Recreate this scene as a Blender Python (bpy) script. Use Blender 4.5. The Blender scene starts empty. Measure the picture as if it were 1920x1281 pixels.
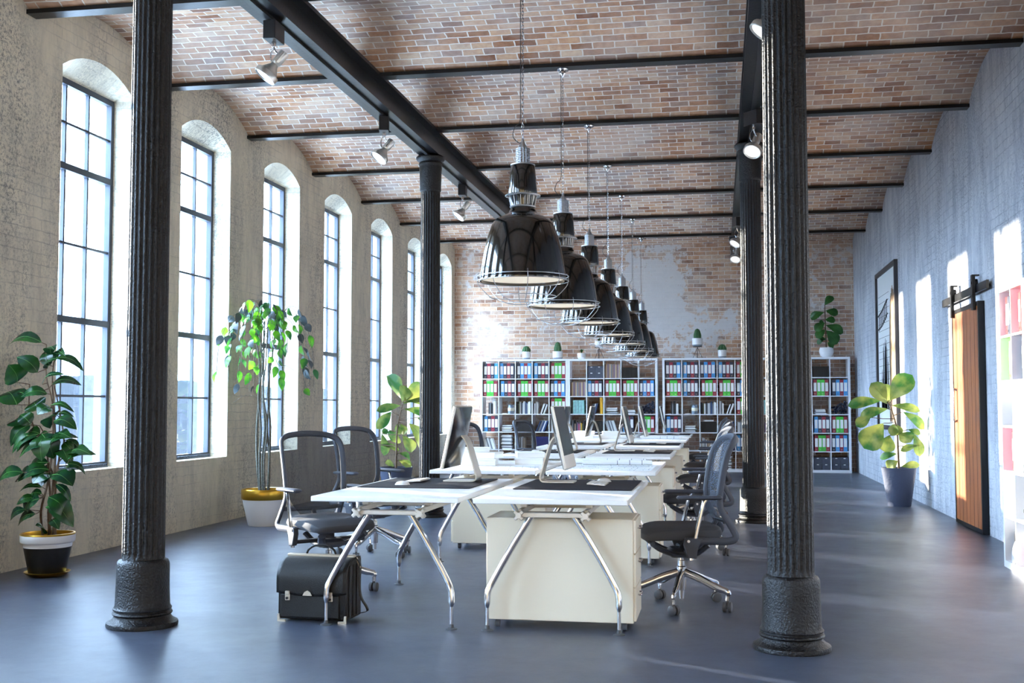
import bpy, math, random
from math import sin, cos, pi, radians, sqrt
from mathutils import Vector, Matrix
random.seed(7)
SC = bpy.context.scene
COL = SC.collection

# ------------------------------------------------------------------ helpers
def lin(c):
    c = c / 255.0
    return c / 12.92 if c <= 0.04045 else ((c + 0.055) / 1.055) ** 2.4
def S(r, g, b): return (lin(r), lin(g), lin(b), 1.0)

class MB:
    """collects geometry in plain lists, builds ONE mesh object"""
    def __init__(s): s.v = []; s.f = []; s.m = []; s.uv = None
    def add(s, vs, fs, mi=0, M=None):
        o = len(s.v)
        if M is not None: vs = [tuple(M @ Vector(p)) for p in vs]
        s.v += [tuple(p) for p in vs]
        for f in fs: s.f.append(tuple(i + o for i in f)); s.m.append(mi)
        return s
    def box(s, x0, x1, y0, y1, z0, z1, mi=0, M=None):
        vs = [(x0,y0,z0),(x1,y0,z0),(x1,y1,z0),(x0,y1,z0),(x0,y0,z1),(x1,y0,z1),(x1,y1,z1),(x0,y1,z1)]
        return s.add(vs, [(0,3,2,1),(4,5,6,7),(0,1,5,4),(1,2,6,5),(2,3,7,6),(3,0,4,7)], mi, M)
    def rbox(s, x0, x1, y0, y1, z0, z1, b=.004, mi=0, M=None):
        # box with chamfered vertical and horizontal edges
        vs = []
        for z, i in ((z0, b), (z0 + b, 0), (z1 - b, 0), (z1, b)):
            for (px, py) in ((x0+b,y0),(x1-b,y0),(x1,y0+b),(x1,y1-b),(x1-b,y1),(x0+b,y1),(x0,y1-b),(x0,y0+b)):
                cx, cy = (x0+x1)/2, (y0+y1)/2
                vs.append((px - math.copysign(i, px-cx), py - math.copysign(i, py-cy), z))
        fs = [tuple(range(7,-1,-1)), tuple(range(24,32))]
        for k in range(3):
            for j in range(8):
                a = k*8+j; c = k*8+(j+1) % 8
                fs.append((a, c, c+8, a+8))
        return s.add(vs, fs, mi, M)
    def lathe(s, prof, n=32, c=(0,0,0), mi=0, M=None, cap=True, rf=None):
        vs = []; fs = []
        for (r, z) in prof:
            for k in range(n):
                a = 2*pi*k/n; q = r if rf is None else rf(r, z, a)
                vs.append((c[0]+q*cos(a), c[1]+q*sin(a), c[2]+z))
        for i in range(len(prof)-1):
            for k in range(n):
                a = i*n+k; b = i*n+(k+1) % n
                fs.append((a, b, b+n, a+n))
        if cap:
            fs.append(tuple(range(n-1,-1,-1)))
            fs.append(tuple((len(prof)-1)*n+k for k in range(n)))
        return s.add(vs, fs, mi, M)
    def tube(s, pts, r, n=8, mi=0, M=None, closed=False, sq=None):
        pts = [Vector(p) for p in pts]; N = len(pts)
        rr = r if isinstance(r, (list, tuple)) else [r]*N
        T = []
        for i in range(N):
            if closed: t = pts[(i+1) % N]-pts[i-1]
            else: t = pts[min(i+1, N-1)]-pts[max(i-1, 0)]
            T.append(t.normalized() if t.length > 1e-9 else Vector((0,0,1)))
        up = Vector((0,0,1)) if abs(T[0].z) < .9 else Vector((1,0,0))
        u = (up - T[0]*up.dot(T[0])).normalized()
        vs = []; fs = []
        for i in range(N):
            u = (u - T[i]*u.dot(T[i]))
            u = u.normalized() if u.length > 1e-6 else T[i].orthogonal().normalized()
            w = T[i].cross(u)
            for k in range(n):
                a = 2*pi*k/n
                e = (1, 1) if sq is None else sq
                vs.append(tuple(pts[i] + (u*cos(a)*e[0] + w*sin(a)*e[1])*rr[i]))
        R = N if closed else N-1
        for i in range(R):
            for k in range(n):
                a = i*n+k; b = i*n+(k+1) % n; c = ((i+1) % N)*n
                fs.append((a, b, c+(k+1) % n, c+k))
        if not closed:
            fs.append(tuple(range(n-1,-1,-1))); fs.append(tuple((N-1)*n+k for k in range(n)))
        return s.add(vs, fs, mi, M)
    def cyl(s, p, q, r, r2=None, n=12, mi=0, M=None):
        return s.tube([p, q], [r, r if r2 is None else r2], n, mi, M)
    def prism(s, poly, h0, h1, ax='z', mi=0, M=None):
        n = len(poly)
        def P(a, b, h): return (a, b, h) if ax == 'z' else ((a, h, b) if ax == 'y' else (h, a, b))
        vs = [P(a, b, h0) for a, b in poly] + [P(a, b, h1) for a, b in poly]
        fs = [tuple(range(n-1,-1,-1)), tuple(range(n, 2*n))] + [(i, (i+1) % n, (i+1) % n+n, i+n) for i in range(n)]
        return s.add(vs, fs, mi, M)
    def grid(s, rows, mi=0, M=None):
        n = len(rows[0]); vs = [p for r in rows for p in r]
        fs = [(i*n+j, i*n+j+1, (i+1)*n+j+1, (i+1)*n+j) for i in range(len(rows)-1) for j in range(n-1)]
        return s.add(vs, fs, mi, M)
    def build(s, name, mats, parent=None, smooth=True, loc=None, bevel=0, ang=35):
        me = bpy.data.meshes.new(name)
        me.from_pydata(s.v, [], s.f)
        if not isinstance(mats, (list, tuple)): mats = [mats]
        for m in mats: me.materials.append(m)
        me.polygons.foreach_set('material_index', s.m)
        if smooth:
            me.polygons.foreach_set('use_smooth', [True]*len(s.f))
        me.update()
        import bmesh
        bm = bmesh.new(); bm.from_mesh(me); bmesh.ops.recalc_face_normals(bm, faces=bm.faces); bm.to_mesh(me); bm.free()
        if smooth: me.set_sharp_from_angle(angle=radians(ang))
        if s.uv is not None:
            uvl = me.uv_layers.new(name='UVMap')
            for l in me.loops: uvl.data[l.index].uv = s.uv[l.vertex_index]
        o = bpy.data.objects.new(name, me); COL.objects.link(o)
        if parent is not None: o.parent = parent
        if loc is not None: o.location = loc
        if bevel:
            b = o.modifiers.new('bevel', 'BEVEL'); b.width = bevel; b.segments = 2; b.limit_method = 'ANGLE'
        return o

def tag(o, label=None, cat=None, group=None, kind=None):
    if label: o['label'] = label
    if cat: o['category'] = cat
    if group: o['group'] = group
    if kind: o['kind'] = kind
    return o
def thing(name, label, cat, loc=(0,0,0), rz=0, group=None):
    o = bpy.data.objects.new(name, None); COL.objects.link(o)
    o.empty_display_size = .1
    o.location = loc; o.rotation_euler = (0,0,rz)
    return tag(o, label, cat, group)
def kids(o): return [c for c in list(COL.objects) if c.parent == o]
def dup(root, loc, rz=None, label=None, group=None):
    def rec(o, p):
        c = o.copy(); COL.objects.link(c); c.parent = p
        for ch in TREE(o): rec(ch, c)
        return c
    r = rec(root, None); r.location = loc
    if rz is not None: r.rotation_euler = (0,0,rz)
    if label: r['label'] = label
    if group: r['group'] = group
    return r
def TREE(o): return list(o.children)
def struct(o, label=None): o['kind'] = 'structure'; (o.__setitem__('label', label) if label else None); return o
def smooth_path(P, k=6):
    P = [Vector(p) for p in P]; out = []
    Q = [P[0]*2-P[1]] + P + [P[-1]*2-P[-2]]
    for i in range(1, len(Q)-2):
        for j in range(k):
            t = j/k; a, b, c, d = Q[i-1], Q[i], Q[i+1], Q[i+2]
            out.append(.5*((2*b)+(c-a)*t+(2*a-5*b+4*c-d)*t*t+(3*b-3*c+d-a)*t**3))
    out.append(P[-1]); return out

# ------------------------------------------------------------------ materials
def new_mat(name):
    m = bpy.data.materials.new(name); m.use_nodes = True
    nt = m.node_tree; nt.nodes.clear()
    return m, nt
def nd(nt, t, **kw):
    n = nt.nodes.new(t)
    for k, v in kw.items():
        if k.startswith('i_'):
            key = k[2:]; key = int(key) if key.isdigit() else key.replace('_', ' ')
            n.inputs[key].default_value = v
        else: setattr(n, k, v)
    return n
def lk(nt, a, b): nt.links.new(a, b)
def mat(name, col, rough=.5, metal=0, bump=0, bscale=60, var=0, vscale=4, spec=.5, trans=0, alpha=1, emit=None, es=0, coat=0):
    m, nt = new_mat(name)
    out = nd(nt, 'ShaderNodeOutputMaterial'); p = nd(nt, 'ShaderNodeBsdfPrincipled')
    lk(nt, p.outputs[0], out.inputs[0])
    p.inputs['Base Color'].default_value = col; p.inputs['Roughness'].default_value = rough
    p.inputs['Metallic'].default_value = metal; p.inputs['Specular IOR Level'].default_value = spec
    p.inputs['Transmission Weight'].default_value = trans; p.inputs['Alpha'].default_value = alpha
    p.inputs['Coat Weight'].default_value = coat
    if emit: p.inputs['Emission Color'].default_value = emit; p.inputs['Emission Strength'].default_value = es
    if bump or var:
        tc = nd(nt, 'ShaderNodeTexCoord')
    if bump:
        n = nd(nt, 'ShaderNodeTexNoise', i_Scale=bscale, i_Detail=4.0); lk(nt, tc.outputs['Object'], n.inputs['Vector'])
        b = nd(nt, 'ShaderNodeBump', i_Strength=bump, i_Distance=.01); lk(nt, n.outputs[0], b.inputs['Height']); lk(nt, b.outputs[0], p.inputs['Normal'])
    if var:
        n = nd(nt, 'ShaderNodeTexNoise', i_Scale=vscale, i_Detail=5.0); lk(nt, tc.outputs['Object'], n.inputs['Vector'])
        h = nd(nt, 'ShaderNodeMapRange', i_1=.3, i_2=.7, i_3=1-var, i_4=1+var); lk(nt, n.outputs[0], h.inputs[0])
        mx = nd(nt, 'ShaderNodeMix', data_type='RGBA', blend_type='MULTIPLY'); mx.inputs[0].default_value = 1
        mx.inputs[6].default_value = col; lk(nt, h.outputs[0], mx.inputs[7]); lk(nt, mx.outputs[2], p.inputs['Base Color'])
    return m
def math_(nt, op, a, b=None, clamp=False):
    n = nd(nt, 'ShaderNodeMath', operation=op, use_clamp=clamp)
    for i, x in enumerate((a, b)):
        if x is None: continue
        if isinstance(x, (int, float)): n.inputs[i].default_value = x
        else: lk(nt, x, n.inputs[i])
    return n.outputs[0]
def mixc(nt, f, a, b, bt='MIX'):
    n = nd(nt, 'ShaderNodeMix', data_type='RGBA', blend_type=bt)
    for i, x in ((0, f), (6, a), (7, b)):
        if isinstance(x, (int, float, tuple)): n.inputs[i].default_value = x
        else: lk(nt, x, n.inputs[i])
    return n.outputs[2]
def noise(nt, vec, scale, detail=4, rough=.5, lo=None, hi=None):
    n = nd(nt, 'ShaderNodeTexNoise', i_Scale=scale, i_Detail=float(detail), i_Roughness=rough)
    lk(nt, vec, n.inputs['Vector'])
    if lo is None: return n.outputs[0]
    r = nd(nt, 'ShaderNodeMapRange', i_1=lo, i_2=hi); r.clamp = True
    lk(nt, n.outputs[0], r.inputs[0]); return r.outputs[0]
def plane_vec(nt, mode):
    """2D vector on the surface: 'yz','xz' from object coordinates or 'uv'"""
    tc = nd(nt, 'ShaderNodeTexCoord')
    if mode == 'uv': return tc.outputs['UV'], tc.outputs['Object']
    sp = nd(nt, 'ShaderNodeSeparateXYZ'); lk(nt, tc.outputs['Object'], sp.inputs[0])
    cb = nd(nt, 'ShaderNodeCombineXYZ')
    lk(nt, sp.outputs[1 if mode == 'yz' else 0], cb.inputs[0]); lk(nt, sp.outputs[2], cb.inputs[1])
    return cb.outputs[0], tc.outputs['Object']

def brick_mat(name, mode, bw, bh, plaster=0.0, warm=1.0, pale=(.3,.7)):
    m, nt = new_mat(name)
    out = nd(nt, 'ShaderNodeOutputMaterial'); p = nd(nt, 'ShaderNodeBsdfPrincipled'); lk(nt, p.outputs[0], out.inputs[0])
    p.inputs['Roughness'].default_value = .85; p.inputs['Specular IOR Level'].default_value = .25
    vec, obj = plane_vec(nt, mode)
    # wobble the coordinates so that joints are not ruler straight
    nw = nd(nt, 'ShaderNodeTexNoise', i_Scale=9.0, i_Detail=2.0); lk(nt, obj, nw.inputs['Vector'])
    sub = nd(nt, 'ShaderNodeVectorMath', operation='SUBTRACT'); lk(nt, nw.outputs['Color'], sub.inputs[0]); sub.inputs[1].default_value = (.5,.5,.5)
    scl = nd(nt, 'ShaderNodeVectorMath', operation='SCALE'); lk(nt, sub.outputs[0], scl.inputs[0]); scl.inputs['Scale'].default_value = .022
    ad = nd(nt, 'ShaderNodeVectorMath', operation='ADD'); lk(nt, vec, ad.inputs[0]); lk(nt, scl.outputs[0], ad.inputs[1])
    def br(c1, c2, mo, mort=.007, bias=0.0):
        b = nd(nt, 'ShaderNodeTexBrick', offset=.5, offset_frequency=2)
        b.inputs['Color1'].default_value = c1; b.inputs['Color2'].default_value = c2; b.inputs['Mortar'].default_value = mo
        b.inputs['Scale'].default_value = 1.0; b.inputs['Mortar Size'].default_value = mort; b.inputs['Mortar Smooth'].default_value = .25
        b.inputs['Bias'].default_value = bias; b.inputs['Brick Width'].default_value = bw; b.inputs['Row Height'].default_value = bh
        lk(nt, ad.outputs[0], b.inputs['Vector']); return b
    W = (0.,0.,0.,1.); K = (1.,1.,1.,1.)
    rnd = br(W, K, (.5,.5,.5,1))
    ramp = nd(nt, 'ShaderNodeValToRGB'); lk(nt, rnd.outputs['Color'], ramp.inputs[0])
    cr = ramp.color_ramp
    stops = [(0, S(136,92,68)), (.2, S(174,126,94)), (.4, S(202,158,124)), (.6, S(184,136,102)), (.8, S(212,178,148)), (1, S(160,130,116))]
    cr.elements[0].position, cr.elements[0].color = stops[0]; cr.elements[1].position, cr.elements[1].color = stops[-1]
    for q, c in stops[1:-1]: e = cr.elements.new(q); e.color = c
    stain = noise(nt, obj, 14, 6, .65)
    base = mixc(nt, .55, ramp.outputs[0], stain, 'OVERLAY')
    # light lime dust lying on the bricks
    dust = noise(nt, obj, 1.3, 5, .6, .38, .72)
    base = mixc(nt, math_(nt, 'MULTIPLY', dust, .48), base, S(214,204,196))
    grime = noise(nt, obj, 1.1, 5, .65, .48, .74)
    base = mixc(nt, math_(nt, 'MULTIPLY', grime, .5), base, S(112,110,118))
    col = mixc(nt, rnd.outputs['Fac'], base, S(222,214,204))
    hgt = math_(nt, 'SUBTRACT', math_(nt, 'MULTIPLY', noise(nt, obj, 40, 5), .35), rnd.outputs['Fac'])
    if plaster:
        a = noise(nt, obj, .75, 7, .62)
        fine = noise(nt, obj, 6, 6, .7)
        sp = nd(nt, 'ShaderNodeSeparateXYZ'); lk(nt, obj, sp.inputs[0])
        tot = None
        for (cx, cz, rx, rz_, am) in ((-1.35,3.75,.9,1.0,.26),(-1.0,2.9,.75,1.0,.22),(.1,3.0,.9,.75,.22),(-3.35,2.9,.55,.6,.24),(-4.5,2.7,.5,.6,.16),(1.9,3.35,.8,.3,.2),(1.5,2.6,.6,.5,.14)):
            dx = math_(nt, 'DIVIDE', math_(nt, 'SUBTRACT', sp.outputs[0], cx), rx); dz = math_(nt, 'DIVIDE', math_(nt, 'SUBTRACT', sp.outputs[2], cz), rz_)
            dd = math_(nt, 'SQRT', math_(nt, 'ADD', math_(nt, 'MULTIPLY', dx, dx), math_(nt, 'MULTIPLY', dz, dz)))
            k_ = math_(nt, 'MULTIPLY', math_(nt, 'SUBTRACT', 1.0, dd, clamp=True), am)
            tot = k_ if tot is None else math_(nt, 'ADD', tot, k_)
        v = math_(nt, 'SUBTRACT', math_(nt, 'ADD', math_(nt, 'ADD', a, math_(nt, 'MULTIPLY', fine, .55)), tot), .225)
        mk = nd(nt, 'ShaderNodeMapRange', i_1=.665, i_2=.715); mk.clamp = True; lk(nt, v, mk.inputs[0])
        col = mixc(nt, math_(nt, 'MULTIPLY', mk.outputs[0], plaster), col, mixc(nt, fine, S(224,224,228), S(192,194,200)))
        wash = nd(nt, 'ShaderNodeMapRange', i_1=.50, i_2=.72); wash.clamp = True; lk(nt, v, wash.inputs[0])
        col = mixc(nt, math_(nt, 'MULTIPLY', wash.outputs[0], .38), col, S(214,206,196))
    lk(nt, col, p.inputs['Base Color'])
    b = nd(nt, 'ShaderNodeBump', i_Strength=.7, i_Distance=.008); lk(nt, hgt, b.inputs['Height']); lk(nt, b.outputs[0], p.inputs['Normal'])
    return m

def plaster_mat(name, c1, c2, line, speck, mode='yz', lf=.5):
    m, nt = new_mat(name)
    out = nd(nt, 'ShaderNodeOutputMaterial'); p = nd(nt, 'ShaderNodeBsdfPrincipled'); lk(nt, p.outputs[0], out.inputs[0])
    p.inputs['Roughness'].default_value = .8; p.inputs['Specular IOR Level'].default_value = .3
    vec, obj = plane_vec(nt, mode)
    nw = nd(nt, 'ShaderNodeTexNoise', i_Scale=9.0, i_Detail=3.0); lk(nt, obj, nw.inputs['Vector'])
    sub = nd(nt, 'ShaderNodeVectorMath', operation='SUBTRACT'); lk(nt, nw.outputs['Color'], sub.inputs[0]); sub.inputs[1].default_value = (.5,.5,.5)
    scl = nd(nt, 'ShaderNodeVectorMath', operation='SCALE'); lk(nt, sub.outputs[0], scl.inputs[0]); scl.inputs['Scale'].default_value = .03
    ad = nd(nt, 'ShaderNodeVectorMath', operation='ADD'); lk(nt, vec, ad.inputs[0]); lk(nt, scl.outputs[0], ad.inputs[1])
    b = nd(nt, 'ShaderNodeTexBrick', offset=.5); b.inputs['Scale'].default_value = 1.0
    b.inputs['Mortar Size'].default_value = .006; b.inputs['Mortar Smooth'].default_value = .4
    b.inputs['Brick Width'].default_value = .24; b.inputs['Row Height'].default_value = .095
    lk(nt, ad.outputs[0], b.inputs['Vector'])
    # streaks run down the wall: stretched noise
    mp = nd(nt, 'ShaderNodeMapping'); mp.inputs['Scale'].default_value = (2.2, 2.2, .7); lk(nt, obj, mp.inputs[0])
    big = noise(nt, mp.outputs[0], .8, 6, .62, .38, .66)
    fine = noise(nt, obj, 42, 6, .8, .47, .60)
    mid = noise(nt, mp.outputs[0], 2.6, 7, .75, .42, .64)
    col = mixc(nt, mid, c1, c2)
    lm = math_(nt, 'MULTIPLY', b.outputs['Fac'], math_(nt, 'MULTIPLY', noise(nt, obj, .9, 5, .65, .44, .62), lf))
    col = mixc(nt, lm, col, line)
    sm = math_(nt, 'MULTIPLY', fine, math_(nt, 'MULTIPLY', big, .95))
    col = mixc(nt, sm, col, speck)
    lk(nt, col, p.inputs['Base Color'])
    h = math_(nt, 'SUBTRACT', math_(nt, 'MULTIPLY', noise(nt, obj, 30, 6, .7), .5), math_(nt, 'MULTIPLY', math_(nt, 'MULTIPLY', b.outputs['Fac'], noise(nt, obj, .9, 5, .65, .36, .62)), .8))
    bp = nd(nt, 'ShaderNodeBump', i_Strength=.4, i_Distance=.008); lk(nt, h, bp.inputs['Height']); lk(nt, bp.outputs[0], p.inputs['Normal'])
    return m

M = {}
M['vault'] = brick_mat('vault_brick', 'uv', .205, .088)
M['backbrick'] = brick_mat('wall_brick', 'xz', .25, .083, plaster=.9)
M['wallL'] = plaster_mat('plaster_left_bounce_tint', S(216,206,184), S(194,186,168), S(140,138,136), S(96,98,102), lf=.45)  # beige holds the warm bounce light, put into the plaster colour
M['wallR'] = plaster_mat('plaster_right', S(218,220,224), S(180,185,196), S(154,160,170), S(108,114,128), lf=.75)
M['iron'] = mat('cast_iron', S(13,13,16), .33, .15, bump=.8, bscale=90, var=.35, vscale=9, spec=.5)
M['beam'] = mat('beam_steel', S(12,13,17), .34, .3, bump=.12, bscale=30, var=.3, vscale=3)
M['frame'] = mat('window_steel', S(58,64,76), .45, .2, var=.15)
M['warmwall'] = mat('warm_bounce_plaster', S(240,218,180), .8, bump=.2, bscale=40)  # cream tint added so the unseen front wall throws warm bounce light
M['white'] = mat('white_laminate', S(240,239,236), .32, 0, spec=.5)
M['cab'] = mat('cream_laminate', S(238,226,202), .4)  # cream made warmer, carrying the bounce light from behind the camera
M['shelf'] = mat('shelf_white', S(236,237,240), .4)
M['chrome'] = mat('chrome', (.62,.62,.64,1), .14, 1)
M['wire'] = mat('dull_wire', (.34,.35,.37,1), .3, .9)
M['sink'] = mat('cast_sink', (.42,.43,.45,1), .35, .9)
M['alu'] = mat('brushed_aluminium', S(214,212,206), .3, .85)
M['alulight'] = mat('satin_aluminium', S(222,218,208), .38, .45)
M['black'] = mat('black_plastic', S(26,27,30), .35)
M['grey'] = mat('chair_plastic', S(66,70,80), .5, spec=.35)
M['greyd'] = mat('seat_fabric', S(62,64,70), .75, bump=.2, bscale=300)
M['wheel'] = mat('caster_rubber', S(80,82,86), .5)
M['screen'] = mat('screen_glass', S(6,6,8), .2, spec=.22)
M['mback'] = mat('monitor_back_black', S(18,20,26), .16, .2)
M['pad'] = mat('desk_pad', S(12,15,30), .6, spec=.2)
M['paper'] = mat('paper', S(236,236,232), .8)
M['enamel'] = mat('black_enamel', S(14,13,12), .11, 0, spec=.7, coat=.6)
M['diff'] = mat('diffuser', S(236,228,208), .5, emit=S(255,240,214), es=.25)
M['lampface'] = mat('spot_lens', S(240,240,240), .3, emit=(1,.98,.95,1), es=.35)
M['leather'] = mat('black_leather', S(20,20,21), .42, bump=.25, bscale=160, spec=.4)
M['brass'] = mat('brass_gold', S(196,156,60), .28, .9)
M['champ'] = mat('champagne_metal', S(226,212,190), .28, .8)
M['terra'] = mat('soil', S(66,52,40), .95, bump=.8, bscale=60)
M['potw'] = mat('white_ceramic', S(232,232,232), .3)
M['potk'] = mat('black_glazed', S(28,28,26), .3, var=.3, vscale=20)
M['potb'] = mat('slate_planter', S(70,78,100), .55, bump=.5, bscale=30)
M['potg'] = mat('blue_grey_ceramic', S(130,145,160), .35)
M['bark'] = mat('bark', S(104,84,66), .85, bump=.5, bscale=60, var=.3, vscale=30)
M['barkg'] = mat('grey_bark', S(92,92,84), .85, bump=.5, bscale=90, var=.5, vscale=60)
M['cactus'] = mat('cactus_green', S(52,98,56), .6)
M['spine_'] = mat('cactus_spines', S(206,204,150), .6)
M['cream'] = mat('cream_card', S(228,220,196), .7)
def leafmat(name, c1, c2, sc=6, tw=.45, rough=.35):
    m, nt = new_mat(name)
    out = nd(nt, 'ShaderNodeOutputMaterial'); p = nd(nt, 'ShaderNodeBsdfPrincipled'); t = nd(nt, 'ShaderNodeBsdfTranslucent')
    tc = nd(nt, 'ShaderNodeTexCoord')
    c = mixc(nt, noise(nt, tc.outputs['Object'], sc, 3, .5, .4, .62), c1, c2)
    lk(nt, c, p.inputs['Base Color']); lk(nt, c, t.inputs[0]); p.inputs['Roughness'].default_value = rough
    mx = nd(nt, 'ShaderNodeMixShader'); mx.inputs[0].default_value = tw
    lk(nt, p.outputs[0], mx.inputs[1]); lk(nt, t.outputs[0], mx.inputs[2]); lk(nt, mx.outputs[0], out.inputs[0]); return m
M['leafdark'] = leafmat('rubber_leaf', S(30,74,28), S(18,52,34), 8, .22, .25)
M['leafgrey'] = mat('vine_leaf_grey', S(70,84,92), .5)
M['leafvine'] = leafmat('vine_leaf', S(104,178,40), S(40,96,52), 5, .45)
M['leaffid'] = leafmat('fiddle_leaf', S(54,104,48), S(158,164,84), 4.2, .36)
M['leaffid2'] = leafmat('fiddle_leaf_dark', S(44,92,40), S(64,116,52), 4, .4)
M['rib'] = mat('leaf_rib', S(76,128,54), .5)

# glass: thin pane, straight-through with a faint reflection
def glassmat():
    m, nt = new_mat('window_glass')
    out = nd(nt, 'ShaderNodeOutputMaterial'); t = nd(nt, 'ShaderNodeBsdfTransparent'); g = nd(nt, 'ShaderNodeBsdfGlossy')
    g.inputs['Roughness'].default_value = .02; t.inputs[0].default_value = (.97,.985,1,1)
    mx = nd(nt, 'ShaderNodeMixShader'); fr = nd(nt, 'ShaderNodeFresnel', i_IOR=1.3)
    lk(nt, math_(nt, 'MULTIPLY', fr.outputs[0], .35), mx.inputs[0])
    lk(nt, t.outputs[0], mx.inputs[1]); lk(nt, g.outputs[0], mx.inputs[2]); lk(nt, mx.outputs[0], out.inputs[0]); return m
M['glass'] = glassmat()
def meshfab():
    m, nt = new_mat('chair_mesh_fabric')
    out = nd(nt, 'ShaderNodeOutputMaterial'); t = nd(nt, 'ShaderNodeBsdfTransparent'); p = nd(nt, 'ShaderNodeBsdfPrincipled')
    p.inputs['Base Color'].default_value = S(70,76,86); p.inputs['Roughness'].default_value = .8; p.inputs['Specular IOR Level'].default_value = .2
    mx = nd(nt, 'ShaderNodeMixShader'); mx.inputs[0].default_value = .70
    lk(nt, t.outputs[0], mx.inputs[1]); lk(nt, p.outputs[0], mx.inputs[2]); lk(nt, mx.outputs[0], out.inputs[0]); return m
M['meshf'] = meshfab()
def floormat():
    m, nt = new_mat('polished_concrete')
    out = nd(nt, 'ShaderNodeOutputMaterial'); p = nd(nt, 'ShaderNodeBsdfPrincipled'); lk(nt, p.outputs[0], out.inputs[0])
    tc = nd(nt, 'ShaderNodeTexCoord'); o = tc.outputs['Object']
    a = noise(nt, o, .5, 6, .6, .35, .7); b = noise(nt, o, 7, 6, .7, .35, .7)
    c = mixc(nt, a, S(64,72,90), S(82,88,102)); c = mixc(nt, math_(nt, 'MULTIPLY', b, .55), c, S(44,50,66))
    lk(nt, c, p.inputs['Base Color'])
    r = nd(nt, 'ShaderNodeMapRange', i_3=.22, i_4=.44); lk(nt, noise(nt, o, 2.2, 7, .7), r.inputs[0]); lk(nt, r.outputs[0], p.inputs['Roughness'])
    p.inputs['Specular IOR Level'].default_value = .6
    bp = nd(nt, 'ShaderNodeBump', i_Strength=.38, i_Distance=.004); lk(nt, noise(nt, o, 60, 6, .8), bp.inputs['Height']); lk(nt, bp.outputs[0], p.inputs['Normal'])
    return m
M['floor'] = floormat()
def woodmat():
    m, nt = new_mat('orange_wood')
    out = nd(nt, 'ShaderNodeOutputMaterial'); p = nd(nt, 'ShaderNodeBsdfPrincipled'); lk(nt, p.outputs[0], out.inputs[0])
    tc = nd(nt, 'ShaderNodeTexCoord'); mp = nd(nt, 'ShaderNodeMapping'); mp.inputs['Scale'].default_value = (1, 9, .7); lk(nt, tc.outputs['Object'], mp.inputs[0])
    c = mixc(nt, noise(nt, mp.outputs[0], 3, 6, .6, .35, .68), S(186,108,54), S(138,74,38)); lk(nt, c, p.inputs['Base Color'])
    p.inputs['Roughness'].default_value = .45; return m
M['wood'] = woodmat()
def planmat():
    m, nt = new_mat('plan_drawing')
    out = nd(nt, 'ShaderNodeOutputMaterial'); p = nd(nt, 'ShaderNodeBsdfPrincipled'); lk(nt, p.outputs[0], out.inputs[0])
    tc = nd(nt, 'ShaderNodeTexCoord')
    b = nd(nt, 'ShaderNodeTexBrick', offset=.37, offset_frequency=3); b.inputs['Scale'].default_value = 1; b.inputs['Mortar Size'].default_value = .003
    b.inputs['Brick Width'].default_value = .11; b.inputs['Row Height'].default_value = .07; lk(nt, tc.outputs['Object'], b.inputs['Vector'])
    k = noise(nt, tc.outputs['Object'], 7, 1, .5, .46, .5)
    c = mixc(nt, math_(nt, 'MULTIPLY', b.outputs['Fac'], k), S(232,234,236), S(104,110,124)); lk(nt, c, p.inputs['Base Color'])
    p.inputs['Roughness'].default_value = .8; return m
M['plan'] = planmat()

# ------------------------------------------------------------------ room constants
XL, XR = -5.534, 2.664
YF, YB = -3.4, 23.8
Y0, P = 8.498, 2.2265
ZB = 4.5
WY = 8.90; WW = 1.235      # window openings: WY + P*i, width WW
ZS, ZA, ZC = .73, 4.246, 4.43
WX0, WX1, WX2 = -5.745, -5.80, -5.90

# floor
struct(MB().box(XL-.35, XR+.2, YF-.2, YB+.2, -.12, 0).build('floor', M['floor'], smooth=False), 'dark blue grey polished concrete floor')
# left wall with arched openings
mb = MB()
iw = list(range(-5, 7))
ops = [(WY+P*i, WY+P*i+WW) for i in iw]
def arch(a, b, n=12):
    c = (a+b)/2; h = (b-a)/2; rise = ZC-ZA; R = (h*h+rise*rise)/(2*rise); zc = ZC-R
    return [(a+(b-a)*k/n, zc+sqrt(max(0, R*R-(a+(b-a)*k/n-c)**2))) for k in range(n+1)]
ZT = 5.15
edges = [YF-.2] + [e for o in ops for e in o] + [YB+.2]
for face, x in (('in', XL), ('out', WX2)):
    for k in range(0, len(edges), 2):
        mb.add([(x,edges[k],-.1),(x,edges[k+1],-.1),(x,edges[k+1],ZT),(x,edges[k],ZT)], [(0,1,2,3)])
    for a, b in ops:
        mb.add([(x,a,-.1),(x,b,-.1),(x,b,ZS),(x,a,ZS)], [(0,1,2,3)])
        if face == 'in':
            ar = arch(a, b)
            mb.grid([[(x,y,z) for y, z in ar], [(x,y,ZT) for y, z in ar]])
        else:
            mb.add([(x,a,ZA),(x,b,ZA),(x,b,ZT),(x,a,ZT)], [(0,1,2,3)])
for a, b in ops:
    ar = arch(a, b)
    mb.grid([[(XL,y,z) for y, z in ar], [(WX0,y,ZA) for y, z in ar]])
    for y in (a, b): mb.add([(XL,y,ZS),(WX0,y,ZS),(WX0,y,ZA),(XL,y,ZA)], [(0,1,2,3)]); mb.add([(WX0,y,ZS),(WX2,y,ZS),(WX2,y,ZA),(WX0,y,ZA)], [(0,1,2,3)])
    mb.add([(XL,a,ZS),(XL,b,ZS),(WX2,b,ZS),(WX2,a,ZS)], [(0,1,2,3)])
    mb.add([(WX0,a,ZA),(WX0,b,ZA),(WX2,b,ZA),(WX2,a,ZA)], [(0,1,2,3)])
mb.add([(XL,YF-.2,ZT),(XL,YB+.2,ZT),(WX2,YB+.2,ZT),(WX2,YF-.2,ZT)], [(0,1,2,3)])
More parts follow.
